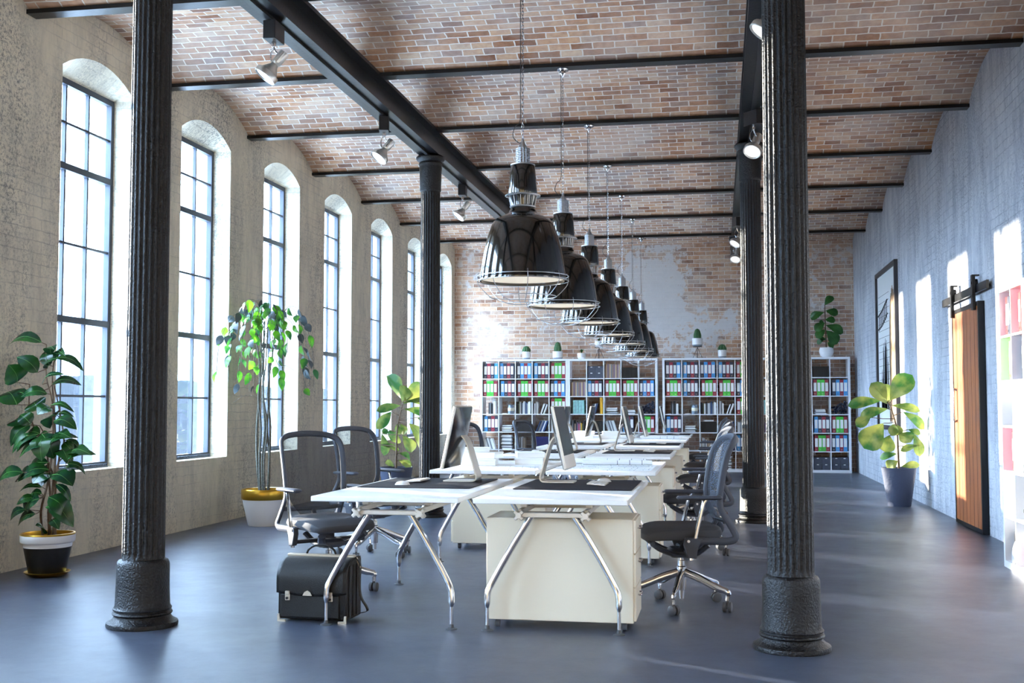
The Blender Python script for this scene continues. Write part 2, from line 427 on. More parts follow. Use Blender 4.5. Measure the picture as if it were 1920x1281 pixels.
struct(mb.build('wall_left', M['wallL'], smooth=False), 'plastered brick wall, bounce light tinted beige, with tall arched windows')
struct(MB().box(XR, XR+.3, YF-.2, YB+.3, -.1, ZT).build('wall_right', M['wallR'], smooth=False), 'pale painted brick wall with sunlit patches')
struct(MB().box(XL-.35, XR+.3, YB, YB+.3, -.1, ZT).build('wall_back', M['backbrick'], smooth=False), 'exposed brick end wall with flaking white plaster')
struct(MB().box(XL-.35, XR+.3, YF-.3, YF, -.1, ZT).build('wall_front', M['warmwall'], smooth=False), 'unseen wall behind the camera, tinted for warm bounce light')
# brick vaults
mb = MB(); uv = []; acc = 0
ks = range(-6, 7)
for i in ks:
    a, b = Y0+P*i-.07, Y0+P*(i+1)-.07
    a2, b2 = max(a, YF-.05), min(b, YB+.05)
    h = (b-a)/2; c = (a+b)/2; rise = .30; R = (h*h+rise*rise)/(2*rise); zc = 4.53+rise-R
    n = 20; rows = []; prev = None; base = len(mb.v)
    for k in range(n+1):
        y = a2+(b2-a2)*k/n; z = zc+sqrt(max(0, R*R-(y-c)**2))
        if prev: acc += math.hypot(y-prev[0], z-prev[1])
        prev = (y, z); rows.append([(XL-.01, y, z), (XR+.01, y, z)]); uv += [(XL, acc), (XR, acc)]
    acc += .31
    mb.grid(rows)
mb.uv = uv
vault = struct(mb.build('ceiling', M['vault'], smooth=True), 'shallow brick vaults between dark steel beams')

# windows
for n, (a, b) in enumerate(ops):
    g = MB(); x0, x1 = WX1, WX0
    def bar(y0, y1, z0, z1, d=0): g.box(x0+d, x1-d, y0, y1, z0, z1)
    bar(a, a+.05, ZS, ZA); bar(b-.05, b, ZS, ZA); bar(a+.05, b-.05, ZA-.055, ZA); bar(a+.05, b-.05, ZS, ZS+.05)
    for z in (3.45, 2.08): bar(a+.05, b-.05, z-.03, z+.03, -.008)
    for z in (3.85, 2.765, 1.395): bar(a+.05, b-.05, z-.011, z+.011, .012)
    for k in (1, 2):
        y = a+.05+(b-a-.1)*k/3; bar(y-.012, y+.012, ZS+.05, ZA-.055, .010)
    w = struct(g.build('window_%d' % (n+1), M['frame'], smooth=False))
    w['label'] = 'tall steel framed window with eighteen panes'
    MB().box(x0+.022, x0+.026, a+.02, b-.02, ZS+.02, ZA-.02).build('glass_pane', M['glass'], w, smooth=False)
    v = MB(); v.box(WX0+.01, WX0+.05, a+.08, b-.08, ZS, ZS+.012)
    for k in range(36): y = a+.09+(b-a-.19)*k/35; v.box(WX0+.012, WX0+.048, y, y+.014, ZS+.012, ZS+.034)
    v.build('sill_vent', M['frame'], w, smooth=False)

# cross beams and long beams
for n, i in enumerate(range(-5, 7)):
    y1 = Y0+P*i; y0 = y1-.14
    g = MB(); g.box(XL, XR, y0, y1, ZB, ZB+.036); g.box(XL, XR, y0+.05, y1-.05, ZB+.036, ZB+.1); g.box(XL, XR, y0, y1, ZB+.1, ZB+.12)
    where = {0:'nearest seen, above the first pendant lamp', 1:'second one back from the viewer', 2:'third one back from the viewer', 3:'fourth one back from the viewer', 4:'fifth one back from the viewer', 5:'sixth one back from the viewer', 6:'last one before the brick end wall'}.get(i)
    tag(g.build('ceiling_beam', M['beam'], smooth=False), ('black steel cross beam under the vault, ' + where) if where else 'black steel cross beam overhead behind the viewer, out of the photo', 'beam', 'steel cross beams under the vaults')
for x, lab in ((-3.395, 'long black steel girder over the left columns with spotlights'), (.368, 'long black steel girder over the right columns')):
    t = thing('girder', lab, 'girder', (x, 0, 0), 0, 'long girders')
    g = MB(); g.box(-.125, .125, YF, YB, 4.31, 4.345); g.box(-.10, .10, YF, YB, 4.345, 4.495); g.box(-.125, .195 if x < 0 else .14, YF, YB, 4.495, 4.529)
    g.build('girder_body', M['beam'], t, smooth=False)
    g = MB(); g.box(-.022, .022, YF+.5, YB-.1, 4.285, 4.31); g.build('lighting_track', M['black'], t, smooth=False)

# ------------------------------------------------------------------ columns
def make_column(loc, label):
    t = thing('iron_column', label, 'column', loc, 0, 'fluted cast iron columns')
    base = [(.0,0),(.205,0),(.208,.012),(.205,.026),(.188,.034),(.172,.046),(.163,.06),(.160,.066),(.170,.070),(.174,.078),(.170,.087),(.160,.091),(.159,.095),(.168,.099),(.170,.106),(.163,.113),(.158,.125),(.154,.25),(.153,.36),(.150,.375),(.142,.388),(.126,.396)]
    MB().lathe(base, 64).build('column_base', M['iron'], t, ang=50)
    nfl = 22
    def rf(r, z, a):
        e = min(1, max(0, (z-.40)/.03), max(0, (3.86-z)/.03))
        c = max(0, cos(nfl*a)+.25)/1.25
        return r - .011*(c**.6)*e
    pr_ = [(.124,.39),(.124,.41),(.1238,.425),(.1236,.435)] + [(.1235-.0075*k/8, .435+k*(3.83-.435)/8) for k in range(1,9)] + [(.116,.0+3.845),(.116,3.86),(.116,3.88)]
    MB().lathe(pr_, nfl*8, rf=rf, cap=False).build('fluted_shaft', M['iron'], t, ang=50)
    cap = [(.0,3.87),(.116,3.87),(.122,3.875),(.128,3.888),(.127,3.92),(.133,4.12),(.137,4.165),(.134,4.18),(.139,4.19),(.144,4.205),(.139,4.222),(.134,4.228),(.142,4.236),(.165,4.252),(.176,4.272),(.173,4.290),(.158,4.304),(.150,4.308),(.0,4.308)]
    MB().lathe(cap, 64).build('capital', M['iron'], t, ang=50)
    return t
col0 = make_column((-3.395,6.42,0), 'fluted black iron column standing nearest on the left, beside the potted rubber plant')
dup(col0, (.368,6.42,0), 0, 'fluted black iron column standing nearest on the right, cropping the right girder')
dup(col0, (-3.395,13.3,0), 0, 'fluted black iron column farther back on the left, behind the left desks')
dup(col0, (.368,13.3,0), 0, 'fluted black iron column farther back on the right, beyond the office chairs')

# ------------------------------------------------------------------ pendant lamps
def make_lamp():
    t = thing('pendant_lamp', '', 'lamp', (0,0,0), 0, 'row of black pendant lamps')
    # local origin: at the rim centre height 0 -> placed at z 2.234
    g = MB()
    prof = [(.322,0.0),(.324,.006),(.3215,.02),(.318,.06),(.308,.13),(.292,.225),(.268,.325),(.238,.415),(.226,.44),(.200,.468),(.165,.485),(.115,.508),(.104,.518),(.102,.53),(.094,.54),(.090,.55),(.088,.556)]
    inner = [(r-.004, z) for r, z in prof[::-1]]
    g.lathe(prof+inner, 64, cap=False); g.build('shade', M['enamel'], t, ang=60)
    g = MB(); g.lathe([(.0,.018),(.312,.018),(.312,.024),(.0,.024)], 48, cap=False); g.build('diffuser', M['diff'], t)
    g = MB(); g.lathe([(.087,.552),(.087,.568),(.097,.63),(.101,.642)], 48, cap=False); g.build('neck', M['enamel'], t)
    g = MB(); g.tube([(.093*cos(2*pi*k/40),.093*sin(2*pi*k/40),.56) for k in range(40)], .006, 8, closed=True)
    g.tube([(.128*cos(2*pi*k/40),.128*sin(2*pi*k/40),.645) for k in range(40)], .006, 8, closed=True)
    g.tube([(.11*cos(2*pi*k/40),.11*sin(2*pi*k/40),.645) for k in range(40)], .006, 8, closed=True)
    for k in range(8): a = 2*pi*k/8; g.cyl((.1*cos(a),.1*sin(a),.645),(.13*cos(a),.13*sin(a),.645),.004)
    for k in range(12): a = 2*pi*k/12; g.cyl((.09*cos(a),.09*sin(a),.56),(.105*cos(a),.105*sin(a),.64),.0028,n=6)
    g.build('neck_collar', M['sink'], t)
    g = MB(); g.lathe([(.102,.64),(.108,.66),(.106,.70),(.100,.79),(.092,.865),(.088,.874),(.0,.876)], 48, cap=False); g.build('lamp_housing', M['enamel'], t)
    g = MB(); g.lathe([(.0,.874),(.093,.874),(.093,.882),(.05,.884),(.0,.884)], 40, cap=False)
    for k in range(9): z = .888+k*.0135; g.lathe([(.0,z),(.053,z),(.053,z+.006),(.0,z+.006)], 28, cap=False)
    g.lathe([(.036,.884),(.036,1.01),(.034,1.016)], 20)
    for k in range(14): a = 2*pi*k/14; g.cyl((.05*cos(a),.05*sin(a),.886),(.05*cos(a),.05*sin(a),1.005),.004,n=5)
    g.lathe([(.03,1.01),(.026,1.03),(.012,1.05),(.010,1.075)], 20); g.build('heat_sink', M['sink'], t)
    g = MB()
    for r, z in ((.342,.0),(.342,.035),(.25,-.115),(.11,-.165)):
        g.tube([(r*cos(2*pi*k/56), r*sin(2*pi*k/56), z) for k in range(56)], .0034, 6, closed=True)
    for k in range(8):
        a = 2*pi*(k+.35)/8; P_ = [(.33,.06),(.342,.035),(.342,0),(.325,-.04),(.25,-.115),(.17,-.15),(.11,-.165)]
        g.tube(smooth_path([(r*cos(a), r*sin(a), z) for r, z in P_], 3), .0028, 6)
    g.build('wire_guard', M['wire'], t)
    g = MB(); top = ZB-2.234; z = 1.07; k = 0
    while z < top-.03:
        rot = Matrix.Translation((0,0,z)) @ Matrix.Rotation((k % 2)*pi/2, 4, 'Z')
        L = [(.007,0,-.010),(.007,0,.010),(.004,0,.017),(-.004,0,.017),(-.007,0,.010),(-.007,0,-.010),(-.004,0,-.017),(.004,0,-.017)]
        g.tube(L, .0022, 4, closed=True, M=rot); z += .027; k += 1
    g.build('chain', M['chrome'], t)
    g = MB(); g.tube(smooth_path([(0,0,1.06),(-.03,0,1.05),(-.075,.0,1.10),(-.06,0,1.17),(-.02,0,1.22),(-.017,0,1.4),(-.017,0,1.8),(-.016,0,top-.02)], 5), .003, 6); g.build('cable', M['black'], t)
    g = MB(); g.lathe([(.0,top-.09),(.008,top-.085),(.018,top-.06),(.03,top-.045),(.03,top-.03),(.02,top-.028),(.055,top-.02),(.06,top-.008),(.055,top),(.0,top)], 28, cap=False); g.build('ceiling_canopy', M['chrome'], t)
    return t
names = ['nearest and largest of the hanging row', 'second of the hanging row', 'third of the hanging row', 'fourth of the hanging row', 'fifth of the hanging row', 'sixth of the hanging row', 'farthest and smallest of the hanging row']
lamp0 = make_lamp(); lamp0.location = (-1.44, Y0-.06, 2.234); lamp0['label'] = 'black enamel pendant lamp with wire guard, ' + names[0]
for i in range(1, 7): dup(lamp0, (-1.435, Y0-.06+P*i, 2.234), .13*i, 'black enamel pendant lamp with wire guard, ' + names[i])

# ------------------------------------------------------------------ spotlights
def make_spot():
    t = thing('track_spotlight', '', 'spotlight', (0,0,0), 0, 'track spotlights')
    g = MB(); g.rbox(-.05,.05,-.10,.10,-.145,-.001,.004); g.build('adapter_box', M['black'], t)
    g = MB(); g.lathe([(.018,-.185),(.018,-.145)], 16); g.tube(smooth_path([(0,0,-.18),(.012,0,-.22),(.03,0,-.24),(.03,0,-.28),(.02,0,-.32)],4),.008,8)
    g.tube(smooth_path([(0,.01,-.18),(-.03,.02,-.22),(-.03,.02,-.28),(.0,0,-.335)],4),.005,8); g.build('swivel_arm', M['chrome'], t)
    d = Vector((-.55,-.25,-.8)).normalized(); q = d.to_track_quat('Z','Y').to_matrix().to_4x4()
    Mx = Matrix.Translation((.025,-.0,-.31)) @ q
    g = MB(); g.lathe([(.0,-.10),(.038,-.10),(.04,-.09),(.04,-.0),(.036,.006),(.03,.02),(.034,.035),(.06,.075),(.078,.10),(.09,.105),(.094,.112),(.094,.15),(.086,.152),(.08,.146),(.078,.14)], 32, cap=False, M=Mx, rf=lambda r,z,a: r-(.004 if (-.09<=z<=0 and sin(16*a)>0) else 0))
    g.build('lamp_head', M['alu'], t)
    g = MB(); g.lathe([(.0,.138),(.08,.138),(.08,.142),(.0,.142)], 28, cap=False, M=Mx); g.build('lens', M['lampface'], t)
    return t
spot0 = make_spot(); spot0.location = (-3.395, 8.35, 4.285); spot0['label'] = 'satin metal spotlight under the left girder, nearest of its three'
for (x, y, r, lab) in ((-3.395,11.35,.25,'satin metal spotlight under the left girder, just before the far left column'), (-3.395,15.05,.1,'satin metal spotlight under the left girder, beyond the far left column'),
                       (.368,7.95,-.2,'large looking spotlight under the right girder, partly behind the nearest right column'), (.368,11.75,.7,'round faced spotlight under the right girder, in front of the far capital'),
                       (.30,18.4,.3,'small distant spotlight under the right girder beside the far column, upper one'), (.30,20.4,.9,'small distant spotlight under the right girder beside the far column, lowest one')):
    dup(spot0, (x,y,4.285), r, lab)

# ------------------------------------------------------------------ desks
ZD = .77; PD = 2.83; DY0 = 7.42; DXR, DXL = -.96, -1.94
def make_desk():
    t = thing('office_desk', '', 'desk', (0,0,0), 0, 'white desks in two back to back rows')
    MB().rbox(-.447,.447,-.9,.9,ZD-.03,ZD,.003).build('tabletop', M['white'], t)
    def frame_mb():
        g = MB()
        for y in (-.77,.77):
            g.rbox(-.18,.18,y-.02,y+.02,.655,.685,.004)
        for x in (-.195,.195): g.rbox(x-.013,x+.013,-.76,.76,.668,.70,.003); [g.rbox(x-.02,x+.02,yy-.03,yy+.03,.70,.7395,.002) for yy in (-.6,0,.6)]
        for y in (-.3, .3): g.rbox(-.185,.185,y-.02,y+.02,.672,.696,.002)
        return g
    frame_mb().build('support_frame', M['alulight'], t)
    for sx in (-1,1):
        for sy in (-1,1):
            g = MB(); x, y = .195*sx, .79*sy
            for a in (pi/4, -pi/4):
                Mx = Matrix.Translation((x,y,.668)) @ Matrix.Rotation(a,4,'Y')
                g.rbox(-.034,.034,-.025,.025,-.011,.011,.004,M=Mx)
            g.cyl((x,y-.032,.668),(x,y+.032,.668),.017)
            g.build('corner_bracket', M['alulight'], t)
    for sx in (-1,1):
        for sy in (-1,1):
            g = MB()
            pts = smooth_path([(.118*sx,.765*sy,.675),(.24*sx,.77*sy,.48),(.35*sx,.775*sy,.285),(.378*sx,.785*sy,.225),(.383*sx,.79*sy,.17),(.383*sx,.79*sy,.13)],5)
            n = len(pts); g.tube(pts, [.019]*(n-4)+[.018,.016,.013,.011], 12)
            g.cyl((.383*sx,.79*sy,.135),(.383*sx,.79*sy,.03),.0105)
            lg = g.build('leg', M['chrome'], t)
            g = MB(); g.lathe([(.0,0),(.035,0),(.035,.003),(.014,.010),(.012,.028),(.0,.028)],24,c=(.383*sx,.79*sy,0),cap=False); g.build('foot_disc', M['wheel'], lg)
    return t
ordn = ['nearest', 'second', 'third', 'fourth', 'fifth', 'farthest']
desk0 = make_desk()
desc_R = ['with a navy pad and one monitor', 'covered with building plans', 'with a navy pad and monitor', 'with a navy pad and monitor', 'covered with plans', 'with a navy pad']
desc_L = ['with a navy pad, above the briefcase', 'stacked with white boxes and papers', 'with a navy pad and monitor', 'with a navy pad and monitor', 'stacked with white boxes', 'with a navy pad']
k = 0
for side, X in (('right', DXR), ('left', DXL)):
    for i in range(6):
        lab = 'white desk, %s in the %s row, %s' % (ordn[i], side, (desc_R if side == 'right' else desc_L)[i])
        loc = (X, DY0+PD*i, 0)
        if k == 0: desk0.location = loc; desk0['label'] = lab
        else: dup(desk0, loc, 0, lab)
        k += 1

# pads, computers
def make_pad():
    g = MB(); pts = []
    for cx, cy, a0 in ((.35,.47,0),(-.35,.47,90),(-.35,-.47,180),(.35,-.47,270)):
        for k in range(5): a = radians(a0+22.5*k); pts.append((cx+.03*cos(a), cy+.03*sin(a)))
    g.prism(pts, 0, .004); o = g.build('desk_pad', M['pad'], smooth=False); return o
def make_monitor():
    # screen faces +X ; local origin at desk surface under the stand
    t = thing('desktop_monitor', '', 'monitor', (0,0,0), 0, 'aluminium desktop monitors')
    tilt = Matrix.Translation((.0,0,.31)) @ Matrix.Rotation(radians(-12),4,'Y')
    g = MB(); g.rbox(.0,.022,-.265,.265,-.22,.22,.006,M=tilt); g.build('monitor_body', M['alulight'], t)
    g = MB(); rows = []
    for i in range(9):
        z = -.215+.43*i/8; row = []
        for j in range(13):
            y = -.26+.52*j/12; q = (1-(y/.262)**2)*(1-(z/.218)**2)
            row.append((-.002-.038*max(0,q)**.7, y, z))
        rows.append(row)
    g.grid(rows, M=tilt); g.build('rear_shell', M['mback'], t)
    g = MB(); g.box(.0221,.0235,-.258,.258,-.125,.212,M=tilt); g.build('screen', M['screen'], t, smooth=False)
    g = MB()
    path = smooth_path([(-.03,0,.33),(-.075,0,.27),(-.13,0,.09),(-.145,0,.035),(-.135,0,.012),(-.10,0,.005),(.09,0,.005)],5)
    L = []; 
    for i, p in enumerate(path):
        T = (path[min(i+1,len(path)-1)]-path[max(i-1,0)]).normalized(); nrm = Vector((-T.z,0,T.x)); 
        L.append((p, nrm))
    th = .0045
    vs = []
    for p, nrm in L:
        for yy in (-.085,.085): vs.append(tuple(p+nrm*th+Vector((0,yy,0))))
        for yy in (.085,-.085): vs.append(tuple(p-nrm*th+Vector((0,yy,0))))
    n = len(L); fs = [(0,1,2,3),((n-1)*4+3,(n-1)*4+2,(n-1)*4+1,(n-1)*4)]
    for i in range(n-1):
        for j in range(4): a = i*4+j; b = i*4+(j+1)%4; fs.append((a,b,b+4,a+4))
    g.add(vs, fs); g.build('stand', M['alulight'], t)
    return t
def make_keyboard():
    t = thing('keyboard', '', 'keyboard', (0,0,0), 0, 'white keyboards')
    g = MB(); g.prism([(-.06,.010),(.06,.002),(.06,.006),(-.06,.018)], -.14, .14, 'y'); g.build('keyboard_base', M['alulight'], t, smooth=False)
    g = MB()
    for r in range(5):
        for c in range(13):
            x = -.052+r*.022; y = -.132+c*.0204; z = .018-.012*((x+.06)/.12)
            g.box(x,x+.018,y,y+.017,z-.001,z+.003)
    g.build('keys', M['white'], t, smooth=False); return t
def make_mouse():
    g = MB(); rows = []
    for i in range(9):
        u = i/8; row = []
        for j in range(9):
            a = pi*j/8; w = .03*sqrt(max(0.0, 1-(2*u-1)**4)); h = .024*sqrt(max(0, 1-(2*u-1)**2))+.002
            row.append((-.052+.104*u, w*cos(a), h*sin(a)))
        rows.append(row)
    g.grid(rows); return g.build('computer_mouse', M['white'])
pad0, mon0, key0, mou0 = make_pad(), make_monitor(), make_keyboard(), make_mouse()
used = False
for side in ('right', 'left'):
    for i in (0, 2, 3, 5):
        s = 1 if side == 'right' else -1
        X = DXR if side == 'right' else DXL
        yc = DY0+PD*i; rz = 0 if s == 1 else pi
        where = 'on the %s desk of the %s row' % (ordn[i], side)
        items = ((pad0, (X+.03*s, yc+.34, ZD+.0005), 'navy blue desk pad lying '+where, 'desk pad', 'navy desk pads'),
                 (mon0, (X-.12*s, yc+.53, ZD+.0048), 'slim aluminium monitor '+where, 'monitor', 'aluminium desktop monitors'),
                 (key0, (X+.15*s, yc+(.32 if s==1 else .42), ZD+.005), 'thin silver keyboard '+where, 'keyboard', 'white keyboards'),
                 (mou0, (X+.16*s, yc+(.62 if s==1 else .08), ZD+.005), 'white computer mouse '+where, 'mouse', 'white computer mice'))
        for ob, loc, lab, cat, grp in items:
            if not used: o = ob; o.location = loc; o.rotation_euler = (0,0,rz)
            else: o = dup(ob, loc, rz)
            tag(o, lab, cat, grp)
        used = True

# papers and boxes on desks
def sheet(loc, w, l, rz, lab, m='plan', th=.0015):
    g = MB(); g.box(-w/2,w/2,-l/2,l/2,0,th); o = g.build('building_plan', M[m], smooth=False, loc=loc); o.rotation_euler = (0,0,rz)
    return tag(o, lab, 'plan')
def roll(loc, L, rz, lab, r=.022):
    g = MB(); g.cyl((-L/2,0,r),(L/2,0,r),r,n=16); g.cyl((-L/2-.001,0,r),(L/2+.001,0,r),r*.6,n=12); o = g.build('rolled_plan', M['plan'], loc=loc); o.rotation_euler = (0,0,rz)
    return tag(o, lab, 'paper roll')
y2 = DY0+PD; y5 = DY0+4*PD
sheet((DXR+.04,y2-.25,ZD+.0005), .72,.95, 0, 'large sheet of building plans spread over the second right desk')
sheet((DXR-.02,y2+.2,ZD+.0025), .66,.7, .12, 'smaller plan sheet lying turned on top of the second right desk')
roll((DXR+.05,y2+.12,ZD+.005), .62, .1, 'rolled building plan lying across the second right desk, nearer of two')
roll((DXR-.05,y2+.26,ZD+.005), .7, -.06, 'rolled building plan lying across the second right desk, farther of two', .026)
sheet((DXR,y5-.2,ZD+.0005), .7,.9, 0, 'sheet of building plans on the fifth desk of the right row')
roll((DXR,y5+.2,ZD+.001), .6, .05, 'rolled building plan on the fifth desk of the right row')
sheet((DXL+.15,y2-.45,ZD+.0005), .5,.6, .15, 'plan sheet at the near edge of the second left desk')
def carton(loc, w, l, h, rz, lab):
    t = thing('document_box', lab, 'box', loc, rz, 'white document boxes on the left desks')
    MB().rbox(-w/2,w/2,-l/2,l/2,0,h*.7,.002).build('box_body', M['white'], t)
    MB().rbox(-w/2-.003,w/2+.003,-l/2-.003,l/2+.003,h*.7,h,.002).build('box_lid', M['paper'], t)
carton((DXL-.22,y2+.05,ZD), .32,.3,.06,.1, 'wide white document box, bottom of the left stack on the second left desk')
carton((DXL-.2,y2+.07,ZD+.06), .32,.28,.055,-.1, 'white document box in the middle of the left stack, second left desk')
carton((DXL-.27,y2+.1,ZD+.115), .26,.2,.04,.2, 'small white box topping the left stack on the second left desk')
carton((DXL+.22,y2+.3,ZD), .26,.3,.06,0, 'white document box, bottom of the right stack on the second left desk')
carton((DXL+.2,y2+.32,ZD+.06), .25,.28,.05,.25, 'white document box topping the right stack on the second left desk')
carton((DXL-.25,y5+.0,ZD), .3,.3,.07,.1, 'white box at the left side of the fifth left desk, lower')
carton((DXL-.24,y5+.0,ZD+.07), .28,.28,.06,-.1, 'white box on top at the left side of the fifth left desk')
carton((DXL+.16,y5+.25,ZD), .3,.3,.07,0, 'white box at the right side of the fifth left desk, lower')
carton((DXL+.17,y5+.26,ZD+.07), .28,.26,.05,.15, 'white box on top at the right side of the fifth left desk')

# pedestals
def make_ped():
    t = thing('drawer_cabinet', '', 'cabinet', (0,0,0), 0, 'cream rolling drawer cabinets')
    MB().rbox(-.44,.425,-.22,.22,.05,.645,.003).build('cabinet_body', M['cab'], t)
    for k in range(3):
        z0 = .062+k*.195
        d = MB().rbox(.4255,.44,-.216,.216,z0,z0+.188,.002).build('drawer', M['cab'], t)
        MB().tube(smooth_path([(.44,-.06,z0+.13),(.458,-.055,z0+.13),(.458,.055,z0+.13),(.44,.06,z0+.13)],4),.005,8).build('handle', M['chrome'], d)
    for sx in (-.38,.37):
        for sy in (-.17,.17):
            g = MB(); g.tube([(sx-.012,sy,.024),(sx+.012,sy,.024)],.024,16); g.box(sx-.006,sx+.006,sy-.008,sy+.008,.024,.05); g.build('caster', M['wheel'], t)
    return t
ped0 = make_ped(); ped0.location = (-.925,6.93,0); ped0['label'] = 'cream rolling drawer cabinet under the nearest right desk'
for i, y in ((1,9.79),(2,12.62),(3,15.45),(4,18.28)):
    dup(ped0, (-.925,y,0), 0, 'cream rolling drawer cabinet under the %s right desk' % ordn[i])
dup(ped0, (-2.0,10.58,0), pi, 'pale rolling drawer cabinet under the second left desk')

# ------------------------------------------------------------------ chairs
def make_chair():
    t = thing('office_chair', '', 'chair', (0,0,0), 0, 'grey mesh back office chairs')
    G, Ch = M['grey'], M['chrome']
    for k in range(5):
        a = 2*pi*k/5; g = MB(); R = .32
        g.tube(smooth_path([(.02*cos(a),.02*sin(a),.225),(.12*cos(a),.12*sin(a),.195),(.25*cos(a),.25*sin(a),.145),(R*cos(a),R*sin(a),.125),(R*cos(a)+.004*cos(a),R*sin(a),.10),(R*cos(a),R*sin(a),.07)],4), [.026]*5+[.024]*5+[.02]*5+[.015]*6, 10, sq=(1,.75))
        leg = g.build('base_leg', Ch, t)
        g = MB(); c, s_ = R*cos(a), R*sin(a); b = a+.9*k
        d = Vector((-sin(b),cos(b),0)); pc = Vector((c,s_,.031))
        for q in (-1,1): g.tube([pc+d*(.006*q), pc+d*(.009*q), pc+d*(.026*q), pc+d*(.028*q)],[.028,.031,.031,.026],18)
        g.cyl(pc-d*.01, pc+d*.01, .012); g.cyl((c,s_,.04),(c,s_,.075),.009)
        g.build('caster', M['wheel'], leg)
    g = MB(); g.lathe([(.0,.055),(.016,.055),(.017,.11),(.028,.11),(.03,.12),(.031,.26),(.024,.265),(.024,.30),(.014,.302),(.014,.37)],24)
    g.build('gas_lift', Ch, t)
    # seat pan
    g = MB()
    for s in (-1,1):
        g.tube(smooth_path([(.21,.17*s,.425),(.15,.14*s,.385),(.04,.08*s,.345),(-.08,.07*s,.35),(-.16,.10*s,.41)],5),.022,8,sq=(.8,1.2))
    g.rbox(-.10,.09,-.09,.09,.325,.385,.02); g.rbox(-.06,.0,-.25,.25,.36,.385,.008); g.cyl((-.05,-.05,.43),(.02,.05,.36),.02)
    g.build('seat_mechanism', G, t)
    g = MB(); rows = []
    N = 13
    def outline(u, v):  # superellipse map
        x = .255*u; y = .245*v; 
        k_ = max(abs(u),abs(v)); 
        if k_ > 0:
            m = (abs(u)**5+abs(v)**5)**(1/5); x *= k_/m*1; y *= k_/m
        return x, y
    top = []; bot = []
    for i in range(N):
        r1 = []; r2 = []
        for j in range(N):
            u = -1+2*i/(N-1); v = -1+2*j/(N-1); x, y = outline(u, v)
            e = max(abs(u),abs(v)); edge = (1-e**4)
            z = .547 - .010*cos(u*2.4)*(1-v*v) - (.03*max(0,u)**3)
            r1.append((x+.02, y, z-.03*(1-edge**.5))); r2.append((x*.97+.02, y*.97, .447-(.01*max(0,u)**2)+.012*(1-edge**.5)))
        top.append(r1); bot.append(r2)
    g.grid(top); g.grid(bot)
    def ring(R): return [R[0][j] for j in range(N)]+[R[i][N-1] for i in range(1,N)]+[R[N-1][j] for j in range(N-2,-1,-1)]+[R[i][0] for i in range(N-2,0,-1)]
    a, b = ring(top), ring(bot); n = len(a); mid = [((p[0]-.02)*1.03+.02, p[1]*1.03, (p[2]+q[2])/2) for p, q in zip(a, b)]
    g.add(a+mid+b, [(i,(i+1)%n,(i+1)%n+n,i+n) for i in range(n)]+[(i+n,(i+1)%n+n,(i+1)%n+2*n,i+2*n) for i in range(n)])
    g.build('seat_cushion', M['greyd'], t, ang=80)
    # back frame
    half = [(.00,.255,.455),(-.16,.255,.452),(-.265,.25,.452),(-.305,.245,.475),(-.285,.235,.53),(-.215,.228,.655),(-.212,.232,.75),(-.235,.238,.90),(-.262,.238,1.0),(-.295,.222,1.06),(-.325,.17,1.088),(-.342,.09,1.10),(-.346,0,1.104)]
    full = half + [(x,-y,z) for x,y,z in half[-2::-1]]
    g = MB(); g.tube(smooth_path(full,4), .019, 10, sq=(1.25,.8)); g.build('back_frame', G, t)
    # mesh panel
    g = MB(); rows = []
    ctr = [(-.17,.535,.13),(-.185,.60,.18),(-.205,.68,.222),(-.212,.78,.228),(-.235,.90,.232),(-.262,1.0,.228),(-.295,1.06,.215),(-.325,1.088,.165)]
    for x, z, w in ctr: rows.append([(x-.025*(1-(j/6-1)**2)*(1 if z<1.05 else .4), w*(j/6-1), z) for j in range(13)])
    g.grid(rows); g.build('mesh_backrest', M['meshf'], t)
    g = MB(); g.tube(smooth_path([(-.245,.225,.58),(-.235,.1,.575),(-.235,-.1,.575),(-.245,-.225,.58)],5),.014,8); g.tube([(-.06,0,.40),(-.16,0,.44),(-.235,0,.57)],.016,8)
    g.build('lumbar_bar', G, t)
    for s in (-1,1):
        g = MB(); g.tube(smooth_path([(-.115,.275*s,.715),(-.09,.272*s,.66),(-.03,.268*s,.40),(-.02,.268*s,.335)],4),.0125,10)
        ap = g.build('arm_post', Ch, t)
        g = MB(); g.prism([(-.09,.47),(.02,.475),(.03,.43),(.005,.35),(-.05,.345),(-.06,.41)],.248*s,.285*s,'y'); g.build('hinge_bracket', G, t, bevel=.006)
        g = MB(); g.tube([(-.0,.286*s,.455),(-.0,.291*s,.455)],.009,12); g.build('hinge_screw', M['white'], t)
        g = MB(); g.rbox(-.215,.07,.243*s if s>0 else -.307,.307 if s>0 else -.243,.712,.738,.01); g.build('armrest', G, t)
    return t
ch0 = make_chair()
chairs = [(-2.69,7.72,radians(-42),'grey mesh office chair at the nearest left desk, beside the briefcase'),
 (-2.98,9.75,radians(-30),'grey mesh office chair behind the first, turned out beside the second left desk'),
 (-2.66,13.0,radians(-25),'grey mesh office chair on the left, just behind the nearest left monitor'),
 (-2.42,15.6,radians(-20),'grey mesh office chair on the left, fourth from the viewer, before the bookcase'),
 (-2.45,19.8,radians(-10),'grey mesh office chair farthest back on the left'),
 (-.255,7.62,radians(191),'grey mesh office chair nearest on the right, pulled up to the drawer cabinet'),
 (-.24,10.42,radians(188),'grey mesh office chair, second in the right row'),
 (-.22,13.2,radians(184),'grey mesh office chair, third in the right row'),
 (-.22,16.0,radians(180),'grey mesh office chair, fourth in the right row'),
 (-.24,18.9,radians(178),'grey mesh office chair, farthest in the right row')]
for i, (x,y,r,lab) in enumerate(chairs):
    if i == 0: ch0.location = (x,y,0); ch0.rotation_euler = (0,0,r); ch0['label'] = lab
    else: dup(ch0, (x,y,0), r, lab)

